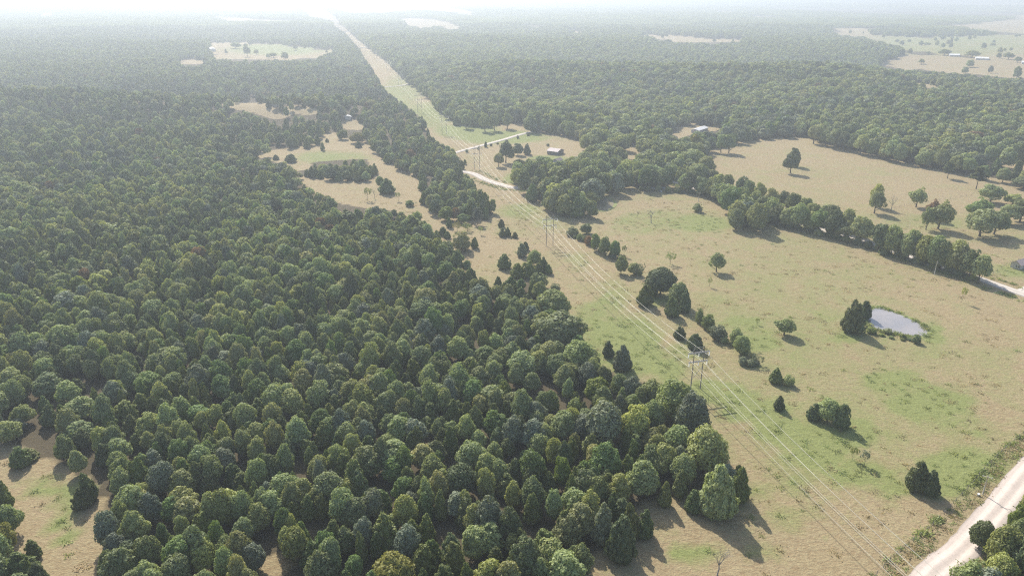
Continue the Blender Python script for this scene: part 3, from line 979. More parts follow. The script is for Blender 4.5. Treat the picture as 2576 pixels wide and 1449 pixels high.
# kind, colour, base x, base y, top y, width px, label, group
HT = 'single trees standing in the pastures'
CH = 'scrub along the old fence line right of the power line'
CL = 'cedars and scrub in the clearing left of the power line'
TREES = [
    ('open', 'green', 1802, 684, 636, 40, 'lone dark round tree above the middle of the big field', HT),
    ('sparse', 'green', 1785, 721, 697, 14, 'thin wispy sapling below the lone round tree in the big field', HT),
    ('sparse', 'fresh', 1686, 664, 631, 28, 'small airy thin-trunked tree left of the lone round tree', HT),
    ('shrub', 'green', 1755, 533, 511, 28, 'round dark shrub alone on the weedy slope below the hedge row', HT),
    ('open', 'green', 1972, 842, 796, 50, 'broad ragged tree alone in the big field left of the pond', HT),
    ('sparse', 'weed', 1904, 816, 800, 12, 'tiny sapling between the scrub line and the broad ragged tree', HT),
    ('cedar', 'dark', 2140, 834, 752, 56, 'tall dark cedar at the left end of the pond', 'cedars at the pond'),
    ('cedar', 'dark', 2172, 800, 755, 34, 'smaller dark cedar behind the tall one at the upper left corner of the pond', 'cedars at the pond'),
    ('shrub', 'dark', 2158, 838, 800, 38, 'low dark shrub at the foot of the tall pond cedar', 'shrubs at the pond'),
    ('shrub', 'weed', 2190, 838, 822, 24, 'green shrub on the near bank, first right of the pond cedars', 'shrubs at the pond'),
    ('shrub', 'green', 2232, 838, 826, 24, 'low shrub in the middle of the near pond bank', 'shrubs at the pond'),
    ('shrub', 'dark', 2305, 862, 842, 25, 'dark round shrub at the right end of the near pond bank', 'shrubs at the pond'),
    ('shrub', 'weed', 2270, 850, 840, 18, 'small weedy shrub between the middle and right shrubs of the pond bank', 'shrubs at the pond'),
    ('sparse', 'green', 2419, 760, 722, 17, 'slender leaning sapling alone above and right of the pond', HT),
    ('open', 'green', 2199, 537, 480, 46, 'tall oval tree of the upper pasture with a dead tree just right of it', HT),
    ('open', 'green', 2204, 520, 462, 36, 'tree crown rising behind the tall oval tree of the upper pasture', HT),
    ('open', 'green', 2304, 521, 470, 42, 'airy small oak alone in the upper pasture right of the dead tree', HT),
    ('open', 'green', 2329, 578, 520, 34, 'narrow left one of the twin oaks with long shadows in the upper pasture', HT),
    ('open', 'green', 2359, 576, 503, 58, 'broad right one of the twin oaks with long shadows in the upper pasture', HT),
    ('open', 'rust', 2341, 552, 500, 34, 'brownish tree behind the twin oaks in the upper pasture', HT),
    ('open', 'green', 2464, 595, 524, 78, 'widest front oak of the grove at the right end of the upper pasture', 'oak grove in the upper pasture'),
    ('open', 'green', 2500, 590, 530, 56, 'oak right beside the widest front oak of the right grove', 'oak grove in the upper pasture'),
    ('open', 'fresh', 2456, 552, 496, 62, 'lighter green oak behind the widest front oak of the right grove', 'oak grove in the upper pasture'),
    ('open', 'green', 2490, 510, 463, 62, 'oak just below the tall pine at the right of the upper pasture', 'oak grove in the upper pasture'),
    ('open', 'green', 2532, 562, 513, 54, 'second oak from the right edge in the right grove', 'oak grove in the upper pasture'),
    ('open', 'dark', 2565, 558, 502, 60, 'dark oak of the right grove cut by the right edge of the photo', 'oak grove in the upper pasture'),
    ('open', 'green', 2548, 515, 488, 48, 'small oak between the pine and the right edge of the photo', 'oak grove in the upper pasture'),
    ('open', 'dark', 2574, 476, 445, 60, 'dark spreading tree on the right edge above the grove', 'oak grove in the upper pasture'),
    ('pine', 'pine', 2455, 476, 419, 42, 'tall pine with layered branches above the right grove', 'pines in the upper pasture'),
    ('pine', 'pine', 2383, 449, 407, 30, 'short pine with a bare lower trunk left of the tall pine', 'pines in the upper pasture'),
    ('pine', 'pine', 2297, 411, 368, 26, 'narrow pine standing in front of the upper tree row', 'pines in the upper pasture'),
    ('open', 'dark', 1988, 436, 386, 40, 'front one of the two overlapping oaks alone in the middle of the upper pasture', HT),
    ('open', 'dark', 1996, 418, 371, 32, 'rear one of the two overlapping oaks alone in the middle of the upper pasture', HT),
    ('open', 'green', 1813, 385, 337, 32, 'left one of the oak pair at the upper left corner of the upper pasture', HT),
    ('open', 'green', 1833, 386, 335, 34, 'right one of the oak pair at the upper left corner of the upper pasture', HT),
    ('dome', 'green', 1775, 445, 393, 56, 'big dome tree casting its shadow into the left end of the upper pasture', HT),
    ('round', 'green', 1757, 462, 412, 62, 'broad tree at the hedge corner left of the upper pasture', HT),
    ('dome', 'green', 1740, 420, 375, 78, 'largest rounded crown left of the upper pasture', HT),
    ('round', 'green', 1850, 578, 523, 42, 'grey-green left tree of the pair bulging below the hedge row', 'pair of trees below the hedge row'),
    ('round', 'green', 1900, 582, 508, 56, 'taller right tree of the pair bulging below the hedge row', 'pair of trees below the hedge row'),
    ('cedar', 'cedar', 1269, 675, 638, 35, 'pointed cone cedar alone in the left clearing', CL),
    ('cedar', 'grey', 1313, 645, 611, 28, 'pale grey-green cedar above the pointed cone cedar', CL),
    ('cedar', 'dark', 1322, 630, 607, 22, 'dark cedar peeping out behind the pale grey-green one', CL),
    ('round', 'green', 1343, 668, 628, 36, 'leafy light tree at the top of the tight clump beside the power line', CL),
    ('cedar', 'cedar', 1366, 682, 646, 30, 'leaning dark cedar right in the tight clump beside the power line', CL),
    ('cedar', 'cedar', 1354, 688, 661, 30, 'low round cedar at the front of the tight clump', CL),
    ('cedar', 'cedar', 1379, 688, 664, 24, 'rightmost small cedar of the tight clump nearest the power line', CL),
    ('cedar', 'cedar', 1303, 697, 660, 40, 'left half of the broad cedar mass below the cone cedar', CL),
    ('cedar', 'cedar', 1330, 697, 655, 44, 'right half of the broad cedar mass below the cone cedar', CL),
    ('cedar', 'cedar', 1253, 720, 694, 20, 'small lone cedar at the wood edge left of the cedar mass', CL),
    ('cedar', 'cedar', 1285, 728, 694, 42, 'grey-green cedar at the wood edge right of the small lone cedar', CL),
    ('shrub', 'dark', 1353, 726, 687, 54, 'wide smooth dome of dark scrub at the edge of the near wood', CL),
    ('shrub', 'dark', 1396, 733, 714, 28, 'small rounded bush right of the smooth dark dome', CL),
    ('shrub', 'green', 1164, 629, 581, 54, 'big round bush at the left side of the clearing', CL),
    ('cedar', 'cedar', 1194, 624, 596, 21, 'cedar touching the right side of the big round bush', CL),
    ('cedar', 'cedar', 1132, 617, 606, 13, 'tiny cedar left of the big round bush', CL),
    ('cedar', 'cedar', 1115, 592, 570, 24, 'left one of the two cedars above the big round bush', CL),
    ('cedar', 'cedar', 1126, 599, 581, 20, 'right lower one of the two cedars above the big round bush', CL),
    ('cedar', 'cedar', 1130, 572, 546, 19, 'pointed cedar between the grove and the two small cedars', CL),
    ('sparse', 'yellow', 1150, 581, 557, 26, 'thin yellowish tree behind the big round bush', CL),
    ('sparse', 'weed', 1176, 581, 559, 28, 'thin pale tree with brown twigs right behind the big round bush', CL),
    ('open', 'fresh', 1167, 562, 536, 32, 'mint green round tree in front of the grove', CL),
    ('pine', 'grey', 1201, 565, 522, 25, 'pale ragged conifer standing before the dark grove', CL),
    ('sparse', 'green', 1208, 590, 570, 16, 'see-through sapling right of the big round bush', CL),
    ('cedar', 'dark', 1261, 571, 551, 18, 'brown-green cedar near the ditch by the grove', CL),
    ('cedar', 'cedar', 1263, 595, 573, 17, 'left one of three small cedars in a row', CL),
    ('cedar', 'cedar', 1277, 594, 571, 19, 'middle and tallest of three small cedars in a row', CL),
    ('cedar', 'cedar', 1295, 598, 583, 16, 'right and lowest of three small cedars in a row', CL),
    ('cedar', 'cedar', 974, 486, 447, 44, 'dark blocky cedar clump in the upper left clearing', CL),
    ('round', 'fresh', 956, 472, 443, 20, 'light leafy tree at the left shoulder of the dark blocky clump', CL),
    ('sparse', 'green', 925, 504, 472, 26, 'airy grey-green tree alone in the upper left clearing', CL),
    ('sparse', 'green', 1003, 506, 484, 17, 'pale sapling right of the airy tree in the upper left clearing', CL),
    ('shrub', 'weed', 1030, 519, 503, 24, 'yellow-green bush near the grove in the upper left clearing', CL),
    ('shrub', 'weed', 1050, 556, 530, 26, 'yellowish bushy tree where the near wood meets the clearing', CL),
    ('cedar', 'dark', 732, 408, 387, 30, 'wide dark cedar clump in the far left clearing', 'scrub in the far left clearings'),
    ('cedar', 'dark', 694, 402, 389, 18, 'small cedar left of the wide dark cedar clump', 'scrub in the far left clearings'),
    ('cedar', 'cedar', 812, 379, 356, 12, 'slim green cedar at the edge of the far left clearing', 'scrub in the far left clearings'),
    ('cedar', 'cedar', 773, 373, 347, 20, 'round-topped cedar at the wood edge above the far left clearing', 'scrub in the far left clearings'),
    ('round', 'yellow', 900, 360, 333, 38, 'bright yellow-green tree in the far left clearing', 'scrub in the far left clearings'),
    ('cedar', 'dark', 902, 371, 356, 20, 'dark little cedar under the bright yellow-green tree', 'scrub in the far left clearings'),
    ('cedar', 'cedar', 823, 358, 348, 10, 'tiny round cedar at the neck of the far left clearing', 'scrub in the far left clearings'),
    ('cedar', 'cedar', 838, 447, 434, 18, 'low round cedar in front of the scrub band, right one of two', 'scrub in the far left clearings'),
    ('cedar', 'cedar', 806, 449, 432, 19, 'round cedar in front of the scrub band, left one of two', 'scrub in the far left clearings'),
    ('cedar', 'cedar', 854, 456, 432, 21, 'dark egg-shaped cedar at the foot of the scrub band', 'scrub in the far left clearings'),
    ('shrub', 'dark', 1441, 593, 571, 34, 'uppermost dark bush of the scrub line, near the second pylon', CH),
    ('round', 'dark', 1474, 588, 563, 32, 'dark round tree second from the top of the scrub line', CH),
    ('shrub', 'weed', 1459, 605, 590, 20, 'small pale bush below the two dark ones at the top of the scrub line', CH),
    ('shrub', 'rust', 1480, 616, 592, 20, 'orange-tinged bush near the top of the scrub line', CH),
    ('round', 'fresh', 1496, 630, 586, 26, 'tall light green tree of the scrub line right of the orange bush', CH),
    ('round', 'green', 1521, 642, 594, 30, 'light tree in the middle of the upper scrub line', CH),
    ('round', 'fresh', 1546, 648, 604, 28, 'last light green tree at the lower end of the upper scrub line', CH),
    ('sparse', 'fresh', 1570, 644, 617, 14, 'thin wisp of a tree above the gap in the scrub line', CH),
    ('round', 'green', 1562, 688, 643, 32, 'narrow leafy tree just below the gap in the scrub line', CH),
    ('round', 'green', 1594, 690, 660, 30, 'rounded tree between the narrow leafy tree and the big clump', CH),
    ('sparse', 'grey', 1612, 697, 663, 22, 'twiggy grey tree just above the big clump', CH),
    ('round', 'dark', 1660, 742, 673, 76, 'biggest round dark tree of the scrub line', CH),
    ('cedar', 'cedar', 1638, 744, 688, 32, 'cedar in front of the biggest round dark tree', CH),
    ('cedar', 'cedar', 1622, 767, 714, 42, 'lowest left cedar of the big clump, beside the wires', CH),
    ('round', 'green', 1704, 768, 709, 46, 'round tree right of the biggest dark one in the scrub line', CH),
    ('cedar', 'cedar', 1688, 795, 744, 42, 'dark cedar at the bottom of the big clump', CH),
    ('cedar', 'dark', 1722, 784, 727, 34, 'pointed cedar at the right side of the big clump', CH),
    ('cedar', 'dark', 1529, 896, 856, 33, 'dark cedar left of the pale blue-green one beside the wires', 'cedars under the power line'),
    ('cedar', 'grey', 1565, 930, 866, 50, 'pale blue-green bushy cedar left of the nearest pylon', 'cedars under the power line'),
    ('cedar', 'dark', 1709, 851, 820, 31, 'upper left one of two dark cedars behind the nearest pylon', 'cedars under the power line'),
    ('cedar', 'dark', 1746, 877, 838, 42, 'lower right one of two dark cedars behind the nearest pylon', 'cedars under the power line'),
    ('shrub', 'green', 1759, 812, 774, 22, 'small bush where the scrub line starts again below the big clump', CH),
    ('shrub', 'weed', 1780, 827, 789, 36, 'pale green bush second in the lower scrub line', CH),
    ('shrub', 'grey', 1806, 854, 816, 44, 'grey-green spreading bush in the lower scrub line', CH),
    ('round', 'green', 1850, 868, 825, 38, 'light green tree in the middle of the lower scrub line', CH),
    ('round', 'green', 1863, 892, 843, 42, 'dark leafy tree beside the light one in the lower scrub line', CH),
    ('shrub', 'grey', 1867, 917, 896, 22, 'pale grey bush at the foot of the lower scrub line', CH),
    ('shrub', 'grey', 1887, 921, 902, 22, 'second pale grey bush at the foot of the lower scrub line', CH),
    ('sparse', 'grey', 1906, 918, 889, 36, 'twiggy grey shrub tree ending the lower scrub line', CH),
    ('cedar', 'cedar', 1950, 962, 924, 36, 'round cedar below the end of the scrub line', CH),
    ('shrub', 'green', 1982, 968, 942, 30, 'low green bush leaning on the round cedar below the scrub line', CH),
    ('cedar', 'dark', 1959, 1029, 993, 29, 'small egg-shaped cedar alone beside the wires', HT),
    ('cedar', 'dark', 2048, 1054, 1014, 44, 'left dark cedar of the three-tree clump right of the wires', 'three-tree clump in the big field'),
    ('round', 'green', 2080, 1060, 1002, 60, 'lighter middle tree of the three-tree clump right of the wires', 'three-tree clump in the big field'),
    ('cedar', 'dark', 2115, 1074, 1013, 44, 'right dark cedar of the three-tree clump right of the wires', 'three-tree clump in the big field'),
    ('sparse', 'weed', 2144, 1156, 1122, 24, 'see-through brownish shrub, left one of a thin pair', 'thin pair in the big field'),
    ('sparse', 'grey', 2174, 1170, 1135, 34, 'see-through grey-green shrub, right one of a thin pair', 'thin pair in the big field'),
    ('cedar', 'dark', 2305, 1230, 1158, 62, 'tall left half of the dark cedar pair near the gravel road', 'dark cedar pair near the gravel road'),
    ('cedar', 'dark', 2336, 1242, 1180, 46, 'short right half of the dark cedar pair near the gravel road', 'dark cedar pair near the gravel road'),
    ('cedar', 'green', 1800, 1292, 1166, 108, 'huge rounded yellow-green cedar at the right corner of the near wood', 'trees at the corner of the near wood'),
    ('cedar', 'cedar', 1858, 1260, 1172, 56, 'cedar right behind the huge rounded one at the wood corner', 'trees at the corner of the near wood'),
    ('cedar', 'cedar', 1742, 1284, 1230, 50, 'low cedar left in front of the huge rounded one at the wood corner', 'trees at the corner of the near wood'),
    ('cedar', 'dark', 1560, 1404, 1296, 84, 'large dark cedar at the lower right edge of the near wood', 'trees at the corner of the near wood'),
    ('cedar', 'grey', 1515, 1362, 1258, 64, 'pale grey-green tree behind the large dark cedar', 'trees at the corner of the near wood'),
    ('cedar', 'cedar', 1619, 1348, 1280, 50, 'pointed cedar right above the large dark cedar', 'trees at the corner of the near wood'),
    ('cedar', 'cedar', 1672, 1270, 1208, 40, 'bright green cedar at the notch of the wood edge', 'trees at the corner of the near wood'),
    ('round', 'green', 1392, 796, 730, 86, 'big oak crown at the wood edge, upper one of two giants beside the wires', 'large oaks in the near wood'),
    ('round', 'green', 1412, 868, 786, 116, 'giant broad oak crown bulging out of the wood edge', 'large oaks in the near wood'),
    ('round', 'green', 1452, 936, 856, 86, 'large oak below the giant one at the wood edge', 'large oaks in the near wood'),
    ('round', 'green', 1312, 950, 883, 80, 'large grey-green oak inside the wood left of the giant one', 'large oaks in the near wood'),
    ('round', 'green', 1690, 1060, 950, 96, 'tall pale oak at the wood edge left of the nearest pylon foot', 'large oaks in the near wood'),
    ('round', 'grey', 1738, 1110, 985, 90, 'tall oak at the wood edge just below the nearest pylon', 'large oaks in the near wood'),
    ('round', 'green', 1770, 1190, 1070, 104, 'tall oak at the wood edge behind the huge rounded cedar', 'large oaks in the near wood'),
    ('round', 'grey', 1520, 1120, 1010, 100, 'tall pale oak in the wood above the bright lime tree', 'large oaks in the near wood'),
    ('round', 'green', 1600, 1110, 1020, 84, 'tall oak in the wood between the pale oak and the wood edge', 'large oaks in the near wood'),
    ('round', 'yellow', 996, 1475, 1394, 118, 'yellowish bushy tree cut by the bottom edge of the photo', 'light trees in the near wood'),
    ('round', 'lime', 1270, 1010, 958, 38, 'small yellow-lime tree in the middle of the near wood', 'light trees in the near wood'),
    ('round', 'lime', 1412, 1230, 1147, 48, 'bright lime tree among dark ones in the lower wood', 'light trees in the near wood'),
    ('round', 'lime', 1500, 1010, 951, 70, 'spreading lime crown near the right edge of the wood', 'light trees in the near wood'),
    ('round', 'fresh', 560, 975, 905, 66, 'soft bright green feathery tree in the left part of the wood', 'light trees in the near wood'),
    ('round', 'fresh', 380, 985, 935, 76, 'bright green low tree left of the feathery one', 'light trees in the near wood'),
    ('round', 'dark', 2460, 1380, 1310, 62, 'dark oak overhanging the gravel road', 'trees right of the gravel road'),
    ('round', 'green', 2512, 1440, 1325, 84, 'broad green tree right of the overhanging oak', 'trees right of the gravel road'),
    ('round', 'lime', 2556, 1352, 1270, 54, 'yellow-green tree between the road and the right edge of the photo', 'trees right of the gravel road'),
    ('round', 'green', 2590, 1320, 1228, 60, 'green tree at the right edge of the photo beside the gravel road', 'trees right of the gravel road'),
    ('shrub', 'green', 2450, 1462, 1412, 58, 'low bush by the road at the bottom edge, right of the gravel road', 'trees right of the gravel road'),
    ('round', 'dark', 2575, 1475, 1350, 96, 'dark tree filling the bottom right corner', 'trees right of the gravel road'),
    ('round', 'green', 1640, 1022, 955, 64, 'rounded tree at the wood edge just above the tall pale oak', 'large oaks in the near wood'),
    ('round', 'grey', 1588, 1010, 948, 56, 'grey-green tree at the wood edge right of the spreading lime crown', 'large oaks in the near wood'),
    ('round', 'green', 1556, 1000, 940, 46, 'small leafy tree touching the spreading lime crown', 'large oaks in the near wood'),
    ('round', 'green', 1640, 1085, 1005, 64, 'leafy tree filling the wood left of the tall pale oak', 'large oaks in the near wood'),
    ('dome', 'green', 1590, 1060, 990, 56, 'domed tree between the lime crown and the tall pale oak', 'large oaks in the near wood'),
    ('round', 'green', 1700, 1150, 1070, 70, 'broad tree inside the wood below the tall pale oak', 'large oaks in the near wood'),
    ('dome', 'green', 1650, 1160, 1090, 56, 'domed tree deep in the wood corner', 'large oaks in the near wood'),
    ('round', 'grey', 1478, 975, 912, 52, 'grey-green tree below the large oak at the wood edge', 'large oaks in the near wood'),
    ('round', 'green', 1715, 1220, 1140, 66, 'leafy tree left of the huge rounded cedar', 'large oaks in the near wood'),
    ('dome', 'green', 2545, 1410, 1305, 72, 'rounded green tree in the clump behind the overhanging oak', 'trees right of the gravel road'),
    ('round', 'fresh', 2600, 1400, 1290, 74, 'fresh green tree half cut by the right edge above the bottom right corner', 'trees right of the gravel road'),
    ('round', 'green', 2505, 1485, 1392, 74, 'leafy tree cut by the bottom edge left of the bottom right corner', 'trees right of the gravel road'),
    ('cedar', 'cedar', 8, 1285, 1195, 60, 'dark cedar at the left edge of the photo above the grove', 'grove in the lower left corner'),
    ('dome', 'green', 25, 1345, 1270, 74, 'grey-green bushy tree at the left edge of the photo', 'grove in the lower left corner'),
    ('round', 'yellow', 22, 1390, 1318, 64, 'yellow-green tree in the lower left grove', 'grove in the lower left corner'),
    ('cedar', 'cedar', 88, 1402, 1356, 42, 'small dark cedar at the right side of the lower left grove', 'grove in the lower left corner'),
    ('cedar', 'cedar', 62, 1460, 1384, 84, 'broad cedar at the front of the lower left grove', 'grove in the lower left corner'),
    ('dome', 'green', 2, 1465, 1390, 80, 'tree in the very bottom left corner of the photo', 'grove in the lower left corner'),
    ('open', 'green', 1172, 324, 287, 28, 'leftmost of four round oaks on the green lawn above the lane', 'oaks on the lawn above the lane'),
    ('open', 'green', 1220, 331, 283, 32, 'second from the left of four round oaks above the lane', 'oaks on the lawn above the lane'),
    ('open', 'green', 1244, 329, 287, 28, 'third from the left of four round oaks above the lane', 'oaks on the lawn above the lane'),
    ('open', 'green', 1276, 324, 283, 28, 'rightmost of four round oaks above the lane', 'oaks on the lawn above the lane'),
    ('cedar', 'dark', 1149, 316, 292, 20, 'dark cedar left of the four round oaks', 'oaks on the lawn above the lane'),
    ('open', 'dark', 1272, 410, 356, 44, 'big dark ragged tree left of the barn', 'trees around the barn field'),
    ('open', 'green', 1254, 420, 385, 26, 'greyer tree at the lower left of the big ragged tree', 'trees around the barn field'),
    ('round', 'dark', 1303, 391, 360, 28, 'round dark tree right of the big ragged tree', 'trees around the barn field'),
    ('cedar', 'dark', 1326, 389, 360, 19, 'pointed cedar nearest the barn on its left', 'trees around the barn field'),
    ('cedar', 'dark', 1222, 371, 356, 9, 'little dark cedar on the fence of the lane', 'trees around the barn field'),
    ('shrub', 'dark', 1378, 368, 361, 9, 'tiny bush above the barn', 'trees around the barn field'),
    ('round', 'dark', 1304, 436, 400, 40, 'dark round tree left of the light green one, below the barn field', 'trees around the barn field'),
    ('round', 'green', 1301, 468, 423, 36, 'round tree beside the bend of the white lane', 'trees around the barn field'),
    ('round', 'fresh', 1366, 438, 393, 62, 'wide light mint-green tree below the barn', 'trees around the barn field'),
    ('round', 'lime', 1652, 365, 322, 52, 'tree with a bright yellow-green top behind the long silver roof', 'light trees in the far woods'),
    ('dome', 'rust', 1440, 520, 498, 30, 'tree with orange leaves right of the power line', 'light trees in the far woods'),
    ('round', 'lime', 918, 268, 250, 26, 'pale yellow-green tree beside the farmyard', 'light trees in the far woods'),
    ('round', 'yellow', 750, 268, 244, 24, 'yellow tree left of the farmyard', 'light trees in the far woods'),
    ('open', 'green', 593, 123, 107, 28, 'wide tree at the back of the far left pasture', 'trees in the far left pasture'),
    ('open', 'green', 623, 144, 112, 18, 'tallest dark tree in the far left pasture', 'trees in the far left pasture'),
    ('open', 'green', 645, 139, 123, 14, 'small tree right of the tallest one in the far left pasture', 'trees in the far left pasture'),
    ('open', 'green', 688, 146, 133, 22, 'low tree in the middle of the far left pasture', 'trees in the far left pasture'),
    ('open', 'green', 717, 153, 130, 20, 'round tree right of the low one in the far left pasture', 'trees in the far left pasture'),
    ('open', 'green', 743, 127, 112, 13, 'small tree near the back edge of the far left pasture', 'trees in the far left pasture'),
    ('open', 'green', 2317, 192 - 30, 148, 16, 'lone tree in the brown field at the far right', 'trees in the far right pasture'),
    ('open', 'green', 2375, 140, 124, 30, 'tree left of the first long white barn', 'trees in the far right pasture'),
    ('open', 'green', 2445, 146, 127, 34, 'cluster tree between the two long white barns', 'trees in the far right pasture'),
    ('open', 'green', 2536, 150, 132, 26, 'round tree right of the long white barns', 'trees in the far right pasture'),
    ('open', 'green', 2335, 138, 130, 12, 'small tree at the end of the far wood tongue', 'trees in the far right pasture'),
    ('shrub', 'green', 2332, 113, 107, 18, 'flat bush in the middle of the far right pasture', 'trees in the far right pasture'),
    ('shrub', 'green', 2497, 115, 108, 14, 'flat bush at the right of the far right pasture', 'trees in the far right pasture'),
    ('open', 'green', 2560, 158, 143, 20, 'tree at the photo edge beside the last white barn', 'trees in the far right pasture'),
    ('open', 'green', 2555, 205, 165, 20, 'tall tree of the knot at the right edge below the brown field', 'trees in the far right pasture'),
]
OCC = []        # footprints of the placed trees, so that the wood leaves them room
for kd, colr, bx, by, ty, wpx, lab, grp in TREES:
    p, h, wd = size_from_px(bx, by, ty, wpx)
    # the foot of a dense crown hides the spot where it stands: the drawn base is its near rim
    place(kd, colr, p.x, p.y, h, wd, lab, grp)
    OCC.append((p.x, p.y, wd / 2))

# dead and bare trees
for (bx, by, ty, wpx, lab, k) in [(2241, 531, 491, 24, 'dead bare tree right of the tall oval tree in the upper pasture', 0),
                                  (1804, 1446, 1374, 62, 'bare twiggy tree at the bottom edge in the near field', 1),
                                  (1638, 561, 525, 30, 'leafless pinkish tree on the slope below the hedge row', 2),
                                  (1602, 549, 532, 12, 'tiny bare sapling left of the leafless pinkish tree', 0),
                                  (943, 500, 477, 15, 'small bare sapling beside the airy tree in the upper left clearing', 1),
                                  (1040, 905, 840, 30, 'dead grey twigs sticking out of the near wood', 2)]:
    p, h, wd = size_from_px(bx, by, ty, wpx)
    e = empty('bare_tree', p, lab, 'bare tree', 'leafless trees', tr.uniform(0, 6), (wd / 7, wd / 7, h / 9))
    link('branches', BARE[k], e)
    OCC.append((p.x, p.y, 1))


# rows of trees along the lane
def pct(x, y, z):
    a_, b_, _ = proj(np.array([x]), np.array([y]), np.array([z]))
    return int(round(float(a_[0]) / PW * 100)), int(round(float(b_[0]) / PH * 100))


USED = set()
ONES = 'zero one two three four five six seven eight nine ten eleven twelve thirteen fourteen fifteen sixteen seventeen eighteen nineteen'.split()
TENS = 'x x twenty thirty forty fifty sixty seventy eighty ninety hundred'.split()


def word(k):
    if k < 0:
        return 'under-zero'
    if k < 20:
        return ONES[k]
    return TENS[min(k // 10, 10)] + ('-' + ONES[k % 10] if k % 10 and k < 100 else '')


def where(prefix, x, y, z):
    a_, b_ = pct(x, y, z)
    s_ = f'{prefix}, {word(a_)} percent across, {word(b_)} down'
    k = 0
    while s_ in USED:
        k += 1
        s_ = f'{prefix}, {word(a_)} percent across, {word(b_)} point {word(k)} down'
    USED.add(s_)
    return s_


def row(pts, step, hr, wr, kinds, desc, group, jit=2.0):
    c = smooth_line(gp(pts), 1.0)
    L = np.concatenate([[0], np.cumsum(np.hypot(*np.diff(c, axis=0).T))])
    s_ = step / 2
    while s_ < L[-1]:
        i = int(np.searchsorted(L, s_))
        x, y = c[min(i, len(c) - 1)] + np.array([tr.uniform(-jit, jit), tr.uniform(-jit, jit)])
        h, wd = tr.uniform(*hr), tr.uniform(*wr)
        kd, colr = tr.choice(kinds)
        if kd == 'shrub':
            h *= .45
            wd *= .7
        ad = {'green': 'green', 'dark': 'dark green', 'fresh': 'light green', 'grey': 'grey-green', 'weed': 'pale green'}[colr]
        z = float(hgt(x, y)) + h * .6
        nm = {'open': 'spreading tree', 'dome': 'dense tree', 'round': 'dense tree', 'shrub': 'bush', 'sparse': 'thin tree', 'cedar': 'cedar'}[kd]
        place(kd, colr, x, y, h, wd, where(f'{ad} {nm} {desc}', x, y, z), group)
        OCC.append((x, y, wd / 2))
        s_ += step * tr.uniform(.7, 1.3)


K1 = [('open', 'green')] * 5 + [('open', 'dark')] * 2 + [('open', 'fresh')] + [('round', 'green')] * 5 + [('round', 'dark')]
row([(1600, 478), (1690, 472), (1750, 486), (1830, 520), (1950, 560), (2060, 590), (2160, 614)], 5.6, (11, 15.5), (9, 12.5), K1,
    'in the lane hedge row', 'hedge row between the two pastures')
row([(2190, 627), (2260, 647), (2320, 664), (2400, 690), (2440, 703), (2480, 716)], 4.6, (13, 16.5), (9, 11.5), K1,
    'in the lane hedge row', 'hedge row between the two pastures', 1.6)
row([(1640, 452), (1750, 458), (1850, 490), (1960, 528), (2060, 565), (2160, 596), (2240, 618)], 9, (10, 14), (8, 11), K1,
    'beyond the lane', 'hedge row between the two pastures')
row([(1600, 480), (1760, 490), (1850, 525), (1960, 562), (2100, 600), (2200, 630), (2350, 674), (2470, 712)], 5, (6, 10), (6, 9),
    [('shrub', 'dark'), ('shrub', 'green')], 'under the hedge row trees', 'underbrush of the hedge row')
row([(1436, 590), (1500, 626), (1560, 655), (1615, 696)], 3.6, (4, 8), (3, 5.5), [('shrub', 'green'), ('shrub', 'weed'), ('shrub', 'grey'), ('shrub', 'dark')],
    'in the upper scrub line', CH, 1.2)
row([(1752, 796), (1800, 842), (1860, 884), (1905, 916)], 3.2, (3, 7), (3, 5.5), [('shrub', 'green'), ('shrub', 'weed'), ('shrub', 'grey')],
    'in the lower scrub line', CH, 1.0)
row([(2035, 360), (2090, 370), (2150, 383), (2220, 400), (2285, 416)], 10, (12, 17), (10, 14), K1,
    'behind the upper pasture', 'tree row behind the upper pasture')
row([(2310, 418), (2370, 430), (2430, 440)], 9, (12, 17), (10, 13), K1, 'behind the upper pasture', 'tree row behind the upper pasture')
row([(2450, 447), (2510, 458), (2576, 470)], 12, (9, 12), (8, 10), K1, 'behind the upper pasture', 'tree row behind the upper pasture')
row([(2180, 835), (2220, 846), (2260, 853), (2300, 858)], 3.4, (1.5, 3.2), (2.2, 4.2), [('shrub', 'weed'), ('shrub', 'green')],
    'on the near bank of the pond', 'shrubs at the pond', .8)
row([(1160, 388), (1210, 376), (1260, 362), (1330, 342)], 15, (3, 7), (3, 5), [('shrub', 'dark'), ('shrub', 'green')],
    'along the fence below the upper lane', 'fence scrub along the upper lane', 2.2)

# ------------------------------------------------------------------ the woods
rng = np.random.default_rng(2024)
pts_all = []


def scatter(d0, d1, step, jit=.42):
    half = math.radians(43)
    X = d1 * math.sin(half)
    xs = np.arange(-X, X, step)
    ys = np.arange(60, d1, step * .866)
    a_, b_ = np.meshgrid(xs, ys)
    a_ = a_ + (np.arange(len(ys)) % 2)[:, None] * step / 2
    a_ = a_ + rng.uniform(-jit, jit, a_.shape) * step
    b_ = b_ + rng.uniform(-jit, jit, b_.shape) * step
    a_, b_ = a_.ravel(), b_.ravel()
    d = np.hypot(a_, b_)
    m = (d >= d0) & (d < d1)
    a_, b_ = a_[m], b_[m]
    z = hgt(a_, b_)
    px, py, f = proj(a_, b_, z)
    m = (f > 20) & (px > -420) & (px < PW + 420) & (py < PH + 200)
    return a_[m], b_[m], z[m]


cor = np.array([(flat_ground(*p)) for p in [(2300, 1449), (1750, 975), (1385, 615), (1195, 420), (1050, 270), (880, 90), (800, 20)]])


def left_side(x, y):
    xc = np.interp(y, cor[:, 1], cor[:, 0])
    return x < xc


